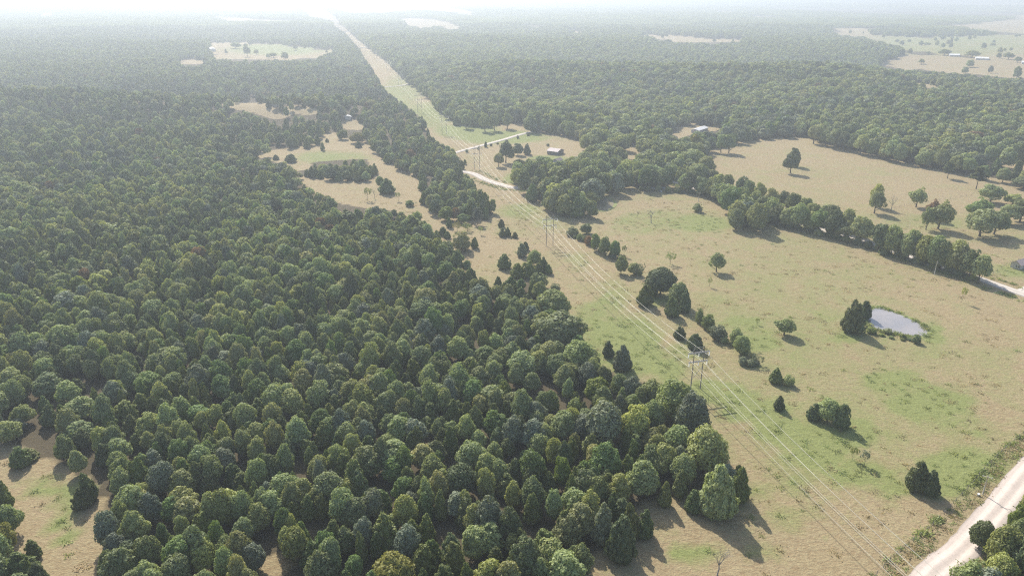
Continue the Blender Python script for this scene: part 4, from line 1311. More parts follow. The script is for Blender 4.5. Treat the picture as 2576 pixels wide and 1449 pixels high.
x, y, z = scatter(70, 620, 5.1)
left = left_side(x, y)
dd_ = np.hypot(x, y)
keep = rng.random(len(x)) < np.where(left, 1 - .14 * np.clip((dd_ - 190) / 170, 0, 1), .45)
x, y, z, left = x[keep], y[keep], z[keep], left[keep]
x2, y2, z2 = scatter(620, 3000, 8.2)
X_ = np.concatenate([x, x2])
Y_ = np.concatenate([y, y2])
Z_ = np.concatenate([z, z2])
LEFT = np.concatenate([left, left_side(x2, y2)])
n = len(X_)
patchn = np.sin(X_ / 23 + 2 * np.sin(Y_ / 31)) * np.cos(Y_ / 27 + 1.5 * np.sin(X_ / 40))      # stands of cedar, gaps
patchb = np.sin(X_ / 61 + 1.1) * np.sin(Y_ / 53 + X_ / 90)
D_ = np.hypot(X_, Y_)
pc = np.where(LEFT, .33 + .22 * (patchn > .25), .06)
iscedar = rng.random(n) < pc
HH = np.where(LEFT, rng.normal(8.8, 1.35, n) + 1.1 * patchb, rng.normal(12.5, 1.8, n) + 1.5 * patchb)
WW = np.where(LEFT, rng.normal(6.15, 1.2, n), rng.normal(10.2, 1.8, n))
big = rng.random(n) < .06
HH[big] *= 1.15
WW[big] *= 1.32
nearleft = LEFT & (D_ < 620)
mid = np.clip((D_ - 190) / 170, 0, 1)
WW = np.where(LEFT, WW * (1 + .13 * mid), WW)
HH = np.where(LEFT, HH * (1 + .06 * mid), HH)
WW[iscedar] *= .74
HH[iscedar] *= .84
small = rng.random(n) < .14
HH[small] *= .72
WW[small] *= .72
WW = np.clip(WW, 3.0, 15)
HH = np.clip(HH, 3.5, 18)
far8 = D_ > 620
WW[far8 & LEFT] *= 1.05
HH[far8 & LEFT] *= 1.08
# keep the visible fields open: neither foot nor crown may show inside them
keep = np.ones(n, bool)
for fz, fx in ((0.0, 0), (.5, 0), (.93, 0), (.45, -.42), (.45, .42)):
    px, py, f = proj(X_ + WW * fx, Y_, Z_ + HH * fz)
    amp = np.clip((D_ - 350) / 500, 0, 1) * 5
    rx_ = amp * np.sin(py / 2.7 + 2 * np.sin(px / 13)) + amp * np.sin(px / 7.1)
    ry_ = amp * .35 * np.sin(px / 5.3 + 2 * np.sin(px / 21))
    keep &= ~in_fields(px, py, FIELDS[:4]) & ~in_fields(px + rx_, py + ry_, FIELDS[4:])
px, py, f = proj(X_, Y_, Z_)
scrub = (px > 560) & (px < 1180) & (py > 240) & (py < 560) & LEFT
keep &= ~(scrub & (rng.random(n) < .32))
HH[scrub] *= .9
stray = (D_ > 1000) & in_fields(px, py) & ~inpoly(px, py, FIELDS[1]) & (rng.random(n) < .006)
HH[stray] *= .9
keep |= stray
for ox, oy, orad in OCC:
    keep &= (np.hypot(X_ - ox, Y_ - oy) > (orad * .75 + WW * .28))
# lanes stay free
for rp in (R1, R2):
    c = smooth_line(rp, 5.0)
    for q in c[::1]:
        keep &= np.hypot(X_ - q[0], Y_ - q[1]) > 5.5
# thin the stand here and there in the foreground
thin = (D_ < 260) & (patchb < -.45) & (rng.random(n) < .35)
keep &= ~thin
keep &= ~((D_ < 175) & LEFT & (rng.random(n) < .16))
X_, Y_, Z_, HH, WW, LEFT, iscedar, D_ = [q[keep] for q in (X_, Y_, Z_, HH, WW, LEFT, iscedar, D_)]
n = len(X_)
px, py, pf = proj(X_, Y_, Z_ + HH * .6)
vis = (px > -25) & (px < PW + 25) & (py > 0) & (py < PH + 35)
size_px = WW / pf
single = np.zeros(n, bool)
for flag, nm, capn in ((False, 'broadleaf_tree', 298), (True, 'cedar_tree', 298)):
    idx = np.nonzero(vis & (iscedar == flag))[0]
    idx = idx[np.argsort(-size_px[idx])]
    room = max(0, capn - COUNT.get(nm, 0))
    single[idx[:room]] = True
cr = random.Random(77)
for i in np.nonzero(single)[0]:
    if iscedar[i]:
        kd, colr, ds = 'cedar', cr.choice(['cedar', 'cedar', 'dark', 'cedar']), 'pointed dark green cedar'
    else:
        kd = 'dome' if LEFT[i] and cr.random() < .85 else 'round'
        colr = cr.choice(['green'] * 9 + ['grey', 'grey', 'fresh', 'dark'])
        ds = {'green': 'domed olive-green tree', 'grey': 'domed grey-green tree', 'fresh': 'domed fresh green tree', 'dark': 'domed dark green tree'}[colr]
    ds = ('large ' if WW[i] > 8.2 else 'small ' if WW[i] < 5.2 else '') + ds
    side = 'in the near wood' if LEFT[i] else 'in the right wood'
    place(kd, colr, float(X_[i]), float(Y_[i]), float(HH[i]), float(WW[i]), where(f'{ds} {side}', X_[i], Y_[i], Z_[i] + HH[i] * .6),
          'trees of the near wood' if LEFT[i] else 'trees of the right wood')

# everything farther: one forest object whose points carry tree models
lib = bpy.data.collections.new('forest_models')
order = []


def add_model(me):
    o = bpy.data.objects.new(f'm{len(order):02d}', me)
    lib.objects.link(o)
    order.append(o)
    return len(order) - 1


COLW = ['green', 'green', 'green', 'green', 'grey', 'green', 'dark']
hi_b = [add_model(crown('dome', 'green', i)) for i in range(7)]
hi_b += [add_model(crown('dome', 'grey', 1)), add_model(crown('dome', 'dark', 3)), add_model(crown('dome', 'fresh', 5))]
hi_b += [add_model(crown('round', 'green', i)) for i in range(4)]
hi_c = [add_model(crown('cedar', 'cedar', i)) for i in range(4)] + [add_model(crown('cedar', 'dark', 5))]
lo_b = [add_model(crown('dome', 'green', i, 1)) for i in range(7)]
lo_b += [add_model(crown('open', 'green', i, 1)) for i in range(3)]
lo_b += [add_model(crown('dome', 'grey', 2, 1)), add_model(crown('dome', 'dark', 3, 1)), add_model(crown('dome', 'fresh', 4, 1))]
lo_r = [add_model(crown('round', 'green', i, 1)) for i in range(5)] + [add_model(crown('open', 'green', 1, 1)), add_model(crown('round', 'dark', 3, 1)), add_model(crown('round', 'grey', 2, 1))]
lo_rare = [add_model(crown('dome', 'lime', 1, 1)), add_model(crown('dome', 'rust', 2, 1)), add_model(crown('dome', 'yellow', 4, 1))]
lo_c = [add_model(crown('cedar', 'cedar', i, 1)) for i in range(3)]
fr_b = [add_model(crown('dome', 'green', i, 2)) for i in range(5)] + [add_model(crown('dome', 'grey', 1, 2))]


def patch_model(seed):
    """60 m piece of closed canopy for kilometres away"""
    r_ = np.random.default_rng(seed)
    Vs, Fs, n0 = [], [], 0
    for gx_ in np.arange(-27, 30, 8.5):
        for gy_ in np.arange(-27, 30, 8.5):
            V, F = CR[('dome', None, int(r_.integers(0, 5)), 2)]
            sel = r_.choice(len(F), 110, replace=False)
            F2 = F[sel]
            V2 = V[F2.ravel()].copy()
            s_ = r_.uniform(1.25, 1.75)
            V2 = V2 * np.array([s_, s_, r_.uniform(1.1, 1.6)]) + np.array([gx_ + r_.uniform(-2.5, 2.5), gy_ + r_.uniform(-2.5, 2.5), 0])
            Vs.append(V2)
            Fs.append(np.arange(len(V2)).reshape(-1, 4) + n0)
            n0 += len(V2)
    return mesh_np('canopy', np.concatenate(Vs), np.concatenate(Fs), [M['green']], smooth=False)


patches = [add_model(patch_model(s_)) for s_ in (5, 6, 7)]

m = ~single
xi, yi, zi, hi_, wi, ci, di, Li = X_[m], Y_[m], Z_[m], HH[m], WW[m], iscedar[m], D_[m], LEFT[m]
k = len(xi)
pick = np.zeros(k, np.int32)
u = rng.integers(0, 1 << 30, k)
tone = np.sin(xi / 67 + 1.9 * np.sin(yi / 83)) * np.sin(yi / 97 + 1.3 * np.sin(xi / 121))
tone_d = [lo_b[11], lo_c[0], lo_b[11], lo_b[2]]
tone_l = [lo_b[10], lo_b[12], lo_b[0], lo_b[10]]
for j in range(k):
    if di[j] < 330:
        L_ = hi_c if ci[j] else (hi_b if u[j] % 11 else hi_b[7:10])
    elif di[j] < 1300:
        if ci[j]:
            L_ = lo_c
        else:
            L_ = lo_rare if u[j] % 61 == 0 else (lo_b if Li[j] else lo_r)
            if tone[j] > .45 and u[j] % 3:
                L_ = tone_d
            elif tone[j] < -.5 and u[j] % 3:
                L_ = tone_l
    else:
        L_ = fr_b
    pick[j] = L_[(u[j] >> 8) % len(L_)]
SC = np.stack([wi / 7, wi / 7, hi_ / 9], 1)
RZ = rng.uniform(0, 6.283, k)
# canopy pieces beyond 3 km
PX, PY, PZ, PI, PS, PR = [xi], [yi], [zi], [pick], [SC], [RZ]
for d0, d1, st, sxy, sz_ in ((3000, 9000, 56, 1.0, 1.0), (9000, 24000, 190, 3.4, 1.6)):
    a_, b_, c_ = scatter(d0, d1, st, .12)
    kp = np.ones(len(a_), bool)
    for fx, fy in ((0, 0), (-.4, 0), (.4, 0)):
        px, py, f = proj(a_ + st * fx, b_, c_ + 6)
        kp &= ~in_fields(px, py)
    # far country: scattered farmland
    farm = (np.sin(a_ / 700 + 1.0) * np.sin(b_ / 1400 + a_ / 2600) > .52) & (np.hypot(a_, b_) > 4200)
    kp &= ~farm
    a_, b_, c_ = a_[kp], b_[kp], c_[kp]
    PX.append(a_)
    PY.append(b_)
    PZ.append(c_)
    PI.append(np.array([patches[q % 3] for q in rng.integers(0, 99, len(a_))], np.int32))
    PS.append(np.tile([sxy, sxy, sz_], (len(a_), 1)) * rng.uniform(.95, 1.1, (len(a_), 1)))
    PR.append(rng.integers(0, 4, len(a_)) * math.pi / 2)
PX, PY, PZ, PI, PS, PR = [np.concatenate(q) for q in (PX, PY, PZ, PI, PS, PR)]


def instancer(name, P, I, SCv, RZv, coll, kind='stuff', label=None, cat=None):
    me = bpy.data.meshes.new(name)
    me.vertices.add(len(P))
    me.vertices.foreach_set('co', P.astype(np.float32).ravel())
    a1 = me.attributes.new('pick', 'INT', 'POINT')
    a1.data.foreach_set('value', I.astype(np.int32))
    a2 = me.attributes.new('size', 'FLOAT_VECTOR', 'POINT')
    a2.data.foreach_set('vector', SCv.astype(np.float32).ravel())
    a3 = me.attributes.new('turn', 'FLOAT_VECTOR', 'POINT')
    rv = np.zeros((len(P), 3), np.float32)
    rv[:, 2] = RZv
    a3.data.foreach_set('vector', rv.ravel())
    o = link(name, me, kind=kind, label=label, cat=cat)
    ng = bpy.data.node_groups.new(name + '_nodes', 'GeometryNodeTree')
    ng.interface.new_socket('Geometry', in_out='INPUT', socket_type='NodeSocketGeometry')
    ng.interface.new_socket('Geometry', in_out='OUTPUT', socket_type='NodeSocketGeometry')
    gi = ng.nodes.new('NodeGroupInput')
    go = ng.nodes.new('NodeGroupOutput')
    mp_ = ng.nodes.new('GeometryNodeMeshToPoints')
    ip = ng.nodes.new('GeometryNodeInstanceOnPoints')
    ci_ = ng.nodes.new('GeometryNodeCollectionInfo')
    ci_.inputs['Collection'].default_value = coll
    ci_.inputs['Separate Children'].default_value = True
    ci_.inputs['Reset Children'].default_value = True
    ip.inputs['Pick Instance'].default_value = True

    def attr(nm, ty):
        q = ng.nodes.new('GeometryNodeInputNamedAttribute')
        q.data_type = ty
        q.inputs['Name'].default_value = nm
        return [s_ for s_ in q.outputs if s_.name == 'Attribute' and s_.enabled][0]
    ng.links.new(gi.outputs[0], mp_.inputs['Mesh'])
    ng.links.new(mp_.outputs[0], ip.inputs['Points'])
    ng.links.new(ci_.outputs[0], ip.inputs['Instance'])
    ng.links.new(attr('pick', 'INT'), ip.inputs['Instance Index'])
    ng.links.new(attr('size', 'FLOAT_VECTOR'), ip.inputs['Scale'])
    ng.links.new(attr('turn', 'FLOAT_VECTOR'), ip.inputs['Rotation'])
    ng.links.new(ip.outputs[0], go.inputs[0])
    md = o.modifiers.new('scatter', 'NODES')
    md.node_group = ng
    return o


instancer('forest', np.stack([PX, PY, PZ], 1), PI, PS, PR, lib, 'stuff', 'closed green woodland stretching to the hazy horizon', 'forest')
print('SINGLES', COUNT, 'FOREST', len(PX))

# ------------------------------------------------------------------ tall grass and weeds
lib2 = bpy.data.collections.new('weed_models')


def tuft(seed, mt, n, hgt_, rad, size):
    r_ = np.random.default_rng(seed)
    P = np.stack([r_.normal(0, rad, n), r_.normal(0, rad, n), r_.uniform(.05, hgt_, n)], 1)
    nn = r_.normal(size=(n, 3)) * .45 + np.array([0, 0, 1.0])
    V, F = cards(P, nn, size, r_, 2.2, np.tile([0, 0, 1.0], (n, 1)) + r_.normal(size=(n, 3)) * .35)
    V[:, 2] = np.maximum(V[:, 2], 0)
    return mesh_np('tuft', V, F, [mt], smooth=False)


for i_, (mt, n_, h_, r_, s_) in enumerate([(M['straw'], 26, .22, .55, .20), (M['straw'], 30, .2, .7, .20), (M['weed'], 30, .25, .6, .20),
                                           (M['weed'], 44, .5, .7, .26), (M['green'], 40, .6, .6, .26)]):
    lib2.objects.link(bpy.data.objects.new(f'w{i_:02d}', tuft(i_ + 3, mt, n_, h_, r_, s_)))
fx, fy, fz = scatter(100, 470, 1.9, .5)
px, py, f = proj(fx, fy, fz)
inside = in_fields(px, py)
for rp, wd in ((R1, 4.4), (R2, 3.6)):
    for q in smooth_line(rp, 2.0):
        inside &= np.hypot(fx - q[0], fy - q[1]) > wd
pc_ = np.array(POND).mean(0)
qq = inpoly(fx, fy, [tuple(p) for p in POND]) | inpoly(fx, fy, [tuple(p) for p in P2])
inside &= ~qq
gl_ = np.zeros(len(fx))
for cx, cy, rx, ry, s_ in LUSH:
    q = ((px - cx) / rx) ** 2 + ((py - cy) / ry) ** 2
    gl_ = np.maximum(gl_, s_ * np.clip(1.35 - q * 0.8, 0, 1))
cl = np.sin(fx / 6.1 + 2 * np.sin(fy / 9)) * np.sin(fy / 5.3 + 1.7 * np.sin(fx / 11))
prob = np.clip(.03 + .05 * (cl > .3) + .14 * gl_, 0, .3)
inside &= rng.random(len(fx)) < prob
fx, fy, fz, gl_ = fx[inside], fy[inside], fz[inside], gl_[inside]
gsel = rng.random(len(fx)) < np.clip(gl_ * 1.0 + .12, 0, 1)
fi = np.where(gsel, np.where(rng.random(len(fx)) < .01, 3, 2), rng.integers(0, 2, len(fx)))
WX, WY, WI = [fx], [fy], [fi]
# rough verge and fence-line weeds along the near road, pond rim and lanes


def verge(pts, off, n_, spread, picks):
    c = smooth_line(pts, 1.0)
    for _ in range(n_):
        i = rng.integers(1, len(c) - 1)
        d = c[i + 1] - c[i - 1]
        d = d / np.linalg.norm(d)
        nn = np.array([-d[1], d[0]])
        q = c[i] + nn * (off + rng.normal() * spread)
        WX.append(np.array([q[0]]))
        WY.append(np.array([q[1]]))
        WI.append(np.array([picks[rng.integers(0, len(picks))]]))


verge(R1, 5.4, 200, .9, [2, 0, 0])
verge(R1, 8.0, 110, .3, [2, 0, 2, 3])
verge(R1, -5.5, 400, 1.2, [2, 2, 3])
verge(R2, -7.0, 500, 1.2, [2, 3])
verge(R2, 7.0, 300, 1.0, [2, 3])
verge(POND + [POND[0]], -1.0, 110, .6, [2, 3, 4, 2])
verge(POND + [POND[0]], 1.0, 90, .5, [2, 3])
WX, WY, WI = [np.concatenate(q) for q in (WX, WY, WI)]
bad = inpoly(WX, WY, [tuple(p) for p in POND])
WX, WY, WI = WX[~bad], WY[~bad], WI[~bad]
WS = rng.uniform(.6, 1.35, (len(WX), 1)) * np.ones((1, 3))
instancer('tall_grass', np.stack([WX, WY, hgt(WX, WY)], 1), WI, WS, rng.uniform(0, 6.28, len(WX)), lib2, 'stuff', 'dry tan and green tall grass of the pastures', 'grass')

# ------------------------------------------------------------------ power line
LINE = [Vector((102.0, 58.0, 0))] + [G(2037 * .8587, 1140 * .8587), G(1610 * .8587, 719 * .8587), G(1200, 425.7), G(1118, 338), G(1056, 282),
                                   G(1006, 214), G(975, 176), G(944, 148), G(905, 120), G(868, 88)]
SPAN_H = [15.6, 15.6, 16.2, 17.5, 18, 20, 18, 18, 18, 20, 20]


def hframe(i):
    p = LINE[i]
    a_ = LINE[max(i - 1, 0)]
    b_ = LINE[min(i + 1, len(LINE) - 1)]
    d = (b_ - a_)
    rz = math.atan2(d.y, d.x) - math.pi / 2
    Ht = SPAN_H[i]
    ords = ['cut off below the photo', 'nearest to the camera', 'second from the camera, below the white lane', 'third from the camera, below the upper lane',
            'fourth from the camera, above the upper lane', 'fifth from the camera, beside the wood edge', 'sixth from the camera', 'seventh from the camera',
            'eighth from the camera', 'ninth from the camera', 'farthest one visible']
    e = empty('power_pylon', p, 'wooden two-pole power pylon with two cross arms, ' + ords[i], 'power pylon', 'pylons of the power line', rz)
    sc = Ht / 15.6
    s2 = 1.75 * sc
    for sx in (-1, 1):
        b = MB()
        b.tube([(sx * s2 * 1.0, 0, -.3), (sx * s2, 0, Ht * .5), (sx * s2, 0, Ht)], [.17, .15, .12], 8)
        link('pole', b.mesh('pole', [M['pole']], True), e)
    za, zb = 13.4 * sc, 10.2 * sc
    for z_, hw in ((za, 3.85 * sc), (zb, 3.35 * sc)):
        b = MB()
        for dy in (-.2, .2):
            b.box((0, dy, z_), (2 * hw, .12, .26))
        link('cross_arm', b.mesh('cross_arm', [M['arm']]), e)
    b = MB()
    b.tube([(-s2, 0, Ht - .3), (s2, 0, Ht - .3)], [.05, .05], 5)
    for sx in (-1, 1):
        b.tube([(sx * s2, .22, Ht - .5), (sx * s2 * .15, .22, za + .1)], [.06, .06], 5)
        b.tube([(sx * s2, -.22, Ht - .5), (sx * (3.85 * sc - .7), -.22, za + .1)], [.06, .06], 5)
    b.tube([(-s2, .2, 3.6 * sc), (s2, .2, 8.0 * sc)], [.07, .07], 5)
    b.tube([(s2, -.2, 3.6 * sc), (-s2, -.2, 8.0 * sc)], [.07, .07], 5)
    link('brace', b.mesh('brace', [M['arm']]), e)
    att = []
    for z_, xs_ in ((za, (-3.7, 0, 3.7)), (zb, (-3.2, .1, 3.2))):
        for x_ in xs_:
            b = MB()
            x_ *= sc
            zt = z_ - .15
            b.tube([(x_, 0, zt), (x_, 0, zt - 1.35 * sc)], [.045, .045], 5)
            for q in range(8):
                zc = zt - .2 - q * .145 * sc
                b.tube([(x_, 0, zc), (x_, 0, zc - .07)], [.15, .11], 8)
            link('insulator', b.mesh('insulator', [M['insulator']]), e)
            att.append(Vector((x_, 0, zt - 1.4 * sc)))
    att.append(Vector((-s2, 0, Ht)))
    att.append(Vector((s2, 0, Ht)))
    mt_ = Matrix.Translation(p) @ Matrix.Rotation(rz, 4, 'Z')
    return [mt_ @ q for q in att]


ATT = [hframe(i) for i in range(len(LINE))]
wn = ['upper left', 'upper middle', 'upper right', 'lower left', 'lower middle', 'lower right', 'thin left earth', 'thin right earth']
for k in range(8):
    b = MB()
    pts = []
    for i in range(len(ATT) - 1):
        p, q = ATT[i][k], ATT[i + 1][k]
        L = (q - p).length
        sag = 4.2 * (L / 160) ** 2 * (.6 if k > 5 else 1)
        sag = min(sag, 7)
        nn = 22
        for j in range(nn if i < len(ATT) - 2 else nn + 1):
            t = j / nn
            v = p.lerp(q, t)
            v.z -= sag * 4 * t * (1 - t)
            pts.append(v)
    r0 = .044 if k < 6 else .012
    b.tube(pts, [r0] * len(pts), 5)
    link('power_line_wire', b.mesh('wire', [M['wire'] if k < 6 else M['thin_wire']], True), None,
         f'{wn[k]} wire of the power line running along the corridor' + (' in pale aluminium' if k < 6 else ' at the pole tops'), 'wire', 'wires of the power line')


# ------------------------------------------------------------------ utility poles
def utility(bx, by, ty, lab, arm=True, az=None, m_=None):
    p, h, _ = size_from_px(bx, by, ty, 1)
    e = empty('utility_pole', p, lab, 'utility pole', 'utility poles along the lanes', az or 0)
    b = MB()
    b.tube([(0, 0, -.2), (0, 0, h * .5), (0, 0, h)], [.17, .15, .12], 8)
    link('pole', b.mesh('pole', [m_ or M['pale_pole']], True), e)
    top = []
    if arm:
        b = MB()
        b.box((0, .16, h - .35), (2.3, .12, .14))
        link('cross_arm', b.mesh('cross_arm', [M['pale_pole']]), e)
        for x_ in (-1.0, 0, 1.0):
            b = MB()
            z_ = h - .28 if x_ else h
            b.tube([(x_, .16 if x_ else 0, z_), (x_, .16 if x_ else 0, z_ + .18), (x_, .16 if x_ else 0, z_ + .3)], [.04, .08, .03], 6)
            link('insulator', b.mesh('insulator', [M['insulator']]), e)
            top.append(Matrix.Translation(p) @ Matrix.Rotation(az or 0, 4, 'Z') @ Vector((x_, .1, z_ + .3)))
    else:
        b = MB()
        b.tube([(.18, 0, h - .9), (.18, 0, h - .2)], [.16, .16], 8)
        link('transformer', b.mesh('transformer', [M['silver']], True), e)
    return p, h, top


up, uh, utop = utility(2472, 1243, 1198, 'pale utility pole with a cross arm beside the near gravel road', True, -0.55)
b = MB()
q0 = utop[1] if utop else up
q1 = G(2640, 1395) + Vector((0, 0, 5.5))
b.tube([q0.lerp(q1, t / 12) - Vector((0, 0, 1.2 * 4 * (t / 12) * (1 - t / 12))) for t in range(13)], [.018] * 13, 4)
link('service_wire', b.mesh('service_wire', [M['thin_wire']]), None, 'thin dark wire from the pale utility pole across the gravel road', 'wire')
utility(2350, 692, 657, 'utility pole in front of the right end of the hedge row', False)
utility(2055, 586, 567, 'short utility pole below the middle of the hedge row', False)
utility(1757, 508, 485, 'utility pole at the left end of the hedge row above the round shrub', True, .3)
bx_ = G(2461, 1246)
e = empty('utility_box', bx_, 'small white ground box beside the pale utility pole', 'utility box', None, .5)
b = MB()
b.box((0, 0, .25), (.6, .45, .5))
link('cabinet', b.mesh('cabinet', [M['white']]), e)
b = MB()
b.box((0, 0, .54), (.68, .52, .07))
link('lid', b.mesh('lid', [M['white']]), e)


# ------------------------------------------------------------------ fences
def fence(name, pts, lab, step=4.5, hgt_=1.2):
    c = smooth_line(pts, step)
    e = empty(name, Vector((c[0][0], c[0][1], float(hgt(*c[0])))), lab, 'fence', 'wire fences')
    o0 = e.location
    posts = MB()
    wires = MB()
    P = [Vector((q[0], q[1], float(hgt(q[0], q[1])))) - o0 for q in c]
    for p in P[:100]:
        b = MB()
        b.tube([p - Vector((0, 0, .1)), p + Vector((rr.uniform(-.04, .04), rr.uniform(-.04, .04), hgt_ + rr.uniform(-.1, .12)))], [.08, .07], 6)
        link('post', b.mesh('post', [M['bare_wood']]), e)
    for z_ in (.4, .75, 1.1):
        wires.tube([p + Vector((0, 0, z_)) for p in P], [.012] * len(P), 3)
    link('wires', wires.mesh('wires', [M['thin_wire']]), e)


def offset(pts, off):
    c = smooth_line(pts, 6.0)
    o = []
    for i in range(len(c)):
        d = c[min(i + 1, len(c) - 1)] - c[max(i - 1, 0)]
        d /= np.linalg.norm(d)
        o.append(c[i] + np.array([-d[1], d[0]]) * off)
    return o


fence('wire_fence', offset(R1, 8.0), 'wire fence with wooden posts in the weeds beside the near gravel road', 4.5)
fence('wire_fence', gp([(2205, 545), (2262, 521), (2350, 507), (2444, 492)]), 'faint wire fence crossing the upper pasture between the oaks', 5)
fence('wire_fence', gp([(2498, 690), (2530, 668), (2580, 650), (2640, 648)]), 'wire fence around the lawn of the grey house', 5)


# ------------------------------------------------------------------ buildings
def gable(p0, p1, p2, eave, rise, wall, roofm, name, lab, cat, over=.4, windows=(), door=None, group=None):
    """p0,p1: foot of the gable wall, p1->p2 direction of the long wall"""
    A, B, C_ = [Vector((p[0], p[1], 0)) for p in (p0, p1, p2)]
    ex = (B - A)
    Wd = ex.length
    ex.normalize()
    ey = Vector((-ex.y, ex.x, 0))
    Ld = (C_ - B).dot(ey)
    if Ld < 0:
        ey = -ey
        Ld = -Ld
    z0 = min(float(hgt(q.x, q.y)) for q in (A, B, C_)) - .1
    e = empty(name, Vector((A.x, A.y, z0)), lab, cat, group)

    def P(u, v, z_):
        q = ex * u + ey * v
        return (q.x, q.y, z_)
    b = MB()
    V = [P(0, 0, 0), P(Wd, 0, 0), P(Wd, 0, eave), P(Wd / 2, 0, eave + rise), P(0, 0, eave),
         P(0, Ld, 0), P(Wd, Ld, 0), P(Wd, Ld, eave), P(Wd / 2, Ld, eave + rise), P(0, Ld, eave)]
    b.add(V, [(0, 1, 2, 3, 4), (9, 8, 7, 6, 5), (1, 6, 7, 2), (0, 4, 9, 5)])
    link('wall', b.mesh('wall', [wall]), e)
    b = MB()
    th = .12
    k = rise / (Wd / 2)
    for s_ in (0, 1):
        u0 = -over if s_ == 0 else Wd + over
        zed = eave - over * k + .06
        zr = eave + rise + .06
        um = Wd / 2
        V = [P(u0, -over, zed), P(u0, Ld + over, zed), P(um, Ld + over, zr), P(um, -over, zr)]
        V += [(x_, y_, z_ + th) for x_, y_, z_ in V]
        b.add(V, [(0, 1, 2, 3), (7, 6, 5, 4), (0, 4, 5, 1), (1, 5, 6, 2), (2, 6, 7, 3), (3, 7, 4, 0)])
    link('roof', b.mesh('roof', [roofm]), e)
    for (face, u, z_, ww, hh) in windows:
        b = MB()
        g = MB()
        if face == 'gable':
            o = lambda du, dz, dn: P(u + du, -dn, z_ + dz)
        else:
            o = lambda du, dz, dn: P(Wd + dn, u + du, z_ + dz)
        for (a1, b1, a2, b2) in ((-ww / 2 - .1, -hh / 2 - .1, ww / 2 + .1, -hh / 2), (-ww / 2 - .1, hh / 2, ww / 2 + .1, hh / 2 + .1),
                                 (-ww / 2 - .1, -hh / 2, -ww / 2, hh / 2), (ww / 2, -hh / 2, ww / 2 + .1, hh / 2)):
            V = [o(a1, b1, .03), o(a2, b1, .03), o(a2, b2, .03), o(a1, b2, .03), o(a1, b1, .09), o(a2, b1, .09), o(a2, b2, .09), o(a1, b2, .09)]
            b.add(V, [(4, 5, 6, 7), (0, 1, 5, 4), (1, 2, 6, 5), (2, 3, 7, 6), (3, 0, 4, 7)])
        fr = link('window', b.mesh('window', [M['white']]), e)
        g.add([o(-ww / 2, -hh / 2, .04), o(ww / 2, -hh / 2, .04), o(ww / 2, hh / 2, .04), o(-ww / 2, hh / 2, .04)], [(0, 1, 2, 3)])
        link('pane', g.mesh('pane', [M['glass']]), fr)
    if door:
        u, ww, hh = door
        b = MB()
        V = [P(Wd + .02, u, 0), P(Wd + .02, u + ww, 0), P(Wd + .02, u + ww, hh), P(Wd + .02, u, hh), P(Wd + .07, u, 0), P(Wd + .07, u + ww, 0), P(Wd + .07, u + ww, hh), P(Wd + .07, u, hh)]
        b.add(V, [(4, 5, 6, 7), (0, 1, 5, 4), (1, 2, 6, 5), (2, 3, 7, 6), (3, 0, 4, 7)])
        link('door', b.mesh('door', [M['wall_board']]), e)
    return e


def g2(x_, y_):
    return tuple(G(x_, y_))[:2]


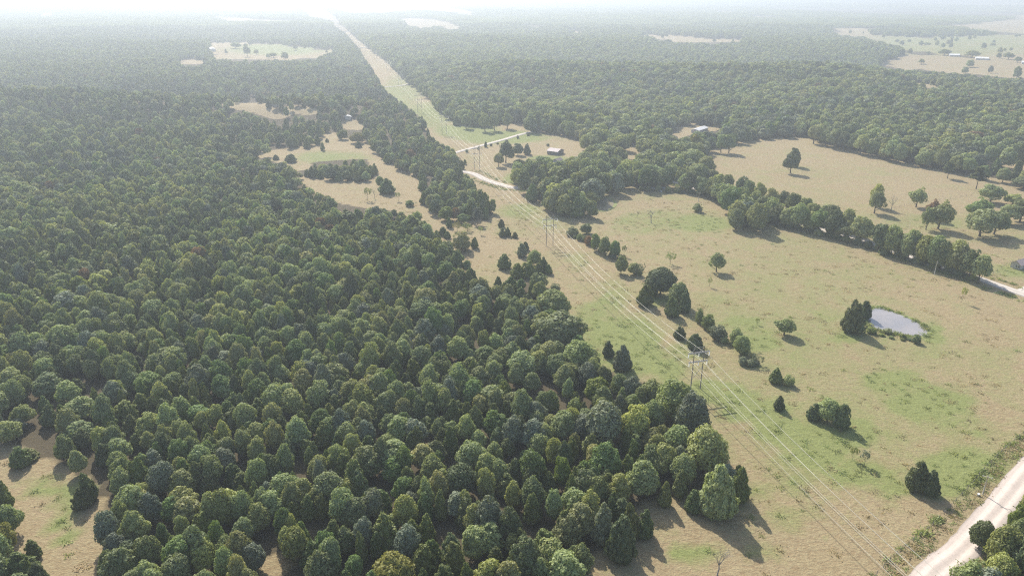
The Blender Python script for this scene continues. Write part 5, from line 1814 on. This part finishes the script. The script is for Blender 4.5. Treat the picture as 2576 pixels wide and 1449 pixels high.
gable(g2(2541, 672), g2(2565, 679), g2(2600, 662), 2.5, 1.5, M['wall_grey'], M['shingle'], 'house',
      'grey bungalow with a tan roof cut by the right edge of the photo', 'house', .6,
      [('gable', 2.55, 1.45, .7, 1.2), ('gable', 3.7, 1.45, .7, 1.2), ('side', 3.5, 1.4, 1.2, 1.1)], (6.0, 1.0, 2.1))
gable(g2(1418, 386), g2(1402, 391.5), g2(1386, 385), 2.9, 1.5, M['wall_board'], M['rust_roof'], 'barn',
      'small barn with a rusty pink roof in the field above the tree belt', 'barn', .5, [('gable', 3.0, 2.0, .8, .8)], (2.0, 1.8, 2.2))
for (a_, b_, c_, lab, mt_, ev) in [
    ((527, 130), (543, 130), (545, 124), 'white-roofed barn at the left end of the far left pasture', M['white_metal'], 5.0),
    ((2385, 139.5), (2388, 143), (2420, 149), 'long white-roofed poultry barn, left one of two at the far right', M['white_metal'], 3.0),
    ((2452, 147), (2454, 151), (2490, 157), 'long white-roofed poultry barn, right one of two at the far right', M['white_metal'], 3.0),
    ((2568, 158), (2570, 162), (2600, 166), 'white-roofed barn cut by the right edge in the far pasture', M['white_metal'], 3.5),
    ((1738, 334), (1757, 336), (1764, 327), 'white-roofed farmhouse among trees left of the upper pasture', M['white_metal'], 2.8),
    ((1676, 386), (1681, 389), (1712, 371), 'long narrow silver-roofed shed among the trees left of the upper pasture', M['silver'], 3.0),
    ((1424, 277), (1434, 278), (1438, 273), 'small white roof glimpsed in the wood above the four oaks', M['white_metal'], 7.0),
    ((868, 302), (884, 302), (886, 297), 'little white shed at the farmyard left of the corridor', M['white_metal'], 3.0),
    ((845, 303), (858, 303), (860, 298), 'low white trailer-like shed left of the little white shed', M['white_metal'], 2.4),
    ((686, 268), (698, 268), (700, 264), 'white roof of a farm building in the trees left of the farmyard', M['white_metal'], 4.0),
    ((1390, 411), (1402, 413), (1408, 408), 'grey-roofed outbuilding just below the rusty barn', M['wall_board'], 2.4),
]:
    gable(g2(*a_), g2(*b_), g2(*c_), ev, 1.2, M['wall_grey'], mt_, 'shed' if 'shed' in lab or 'outbuilding' in lab else ('farmhouse' if 'house' in lab else 'barn'), lab,
          'barn' if 'barn' in lab else 'farm building', .4)
for (a_, b_, lab) in [((1639, 475), (1664, 484), 'long white pipe lying in the grass below the hedge row, nearer one'),
                      ((1657, 472), (1681, 480), 'long grey-white pipe lying behind the brighter one')]:
    p, q = G(*a_), G(*b_)
    b = MB()
    up_ = Vector((0, 0, .55))
    b.tube([p + up_ - p, q + up_ - p], [.55, .55], 12)
    o = link('pipe', b.mesh('pipe', [M['pipe']], True), None, lab, 'pipe', 'white pipes in the grass')
    o.location = p

# ------------------------------------------------------------------ haze
m, t, out = mat('haze')
pv = N(t, 'ShaderNodeVolumePrincipled')
pv.inputs['Color'].default_value = (0.68, 0.745, 0.825, 1)
pv.inputs['Density'].default_value = HAZE_DENSITY
pv.inputs['Anisotropy'].default_value = 0.4
t.links.new(pv.outputs[0], out.inputs['Volume'])
b = MB()
zlo = float(V[:, 2].min()) if False else -45.0
b.box((0, 12500, (zlo + 140) / 2), (60000, 36000, 140 - zlo))
link('haze', b.mesh('haze', [m]), kind='stuff')
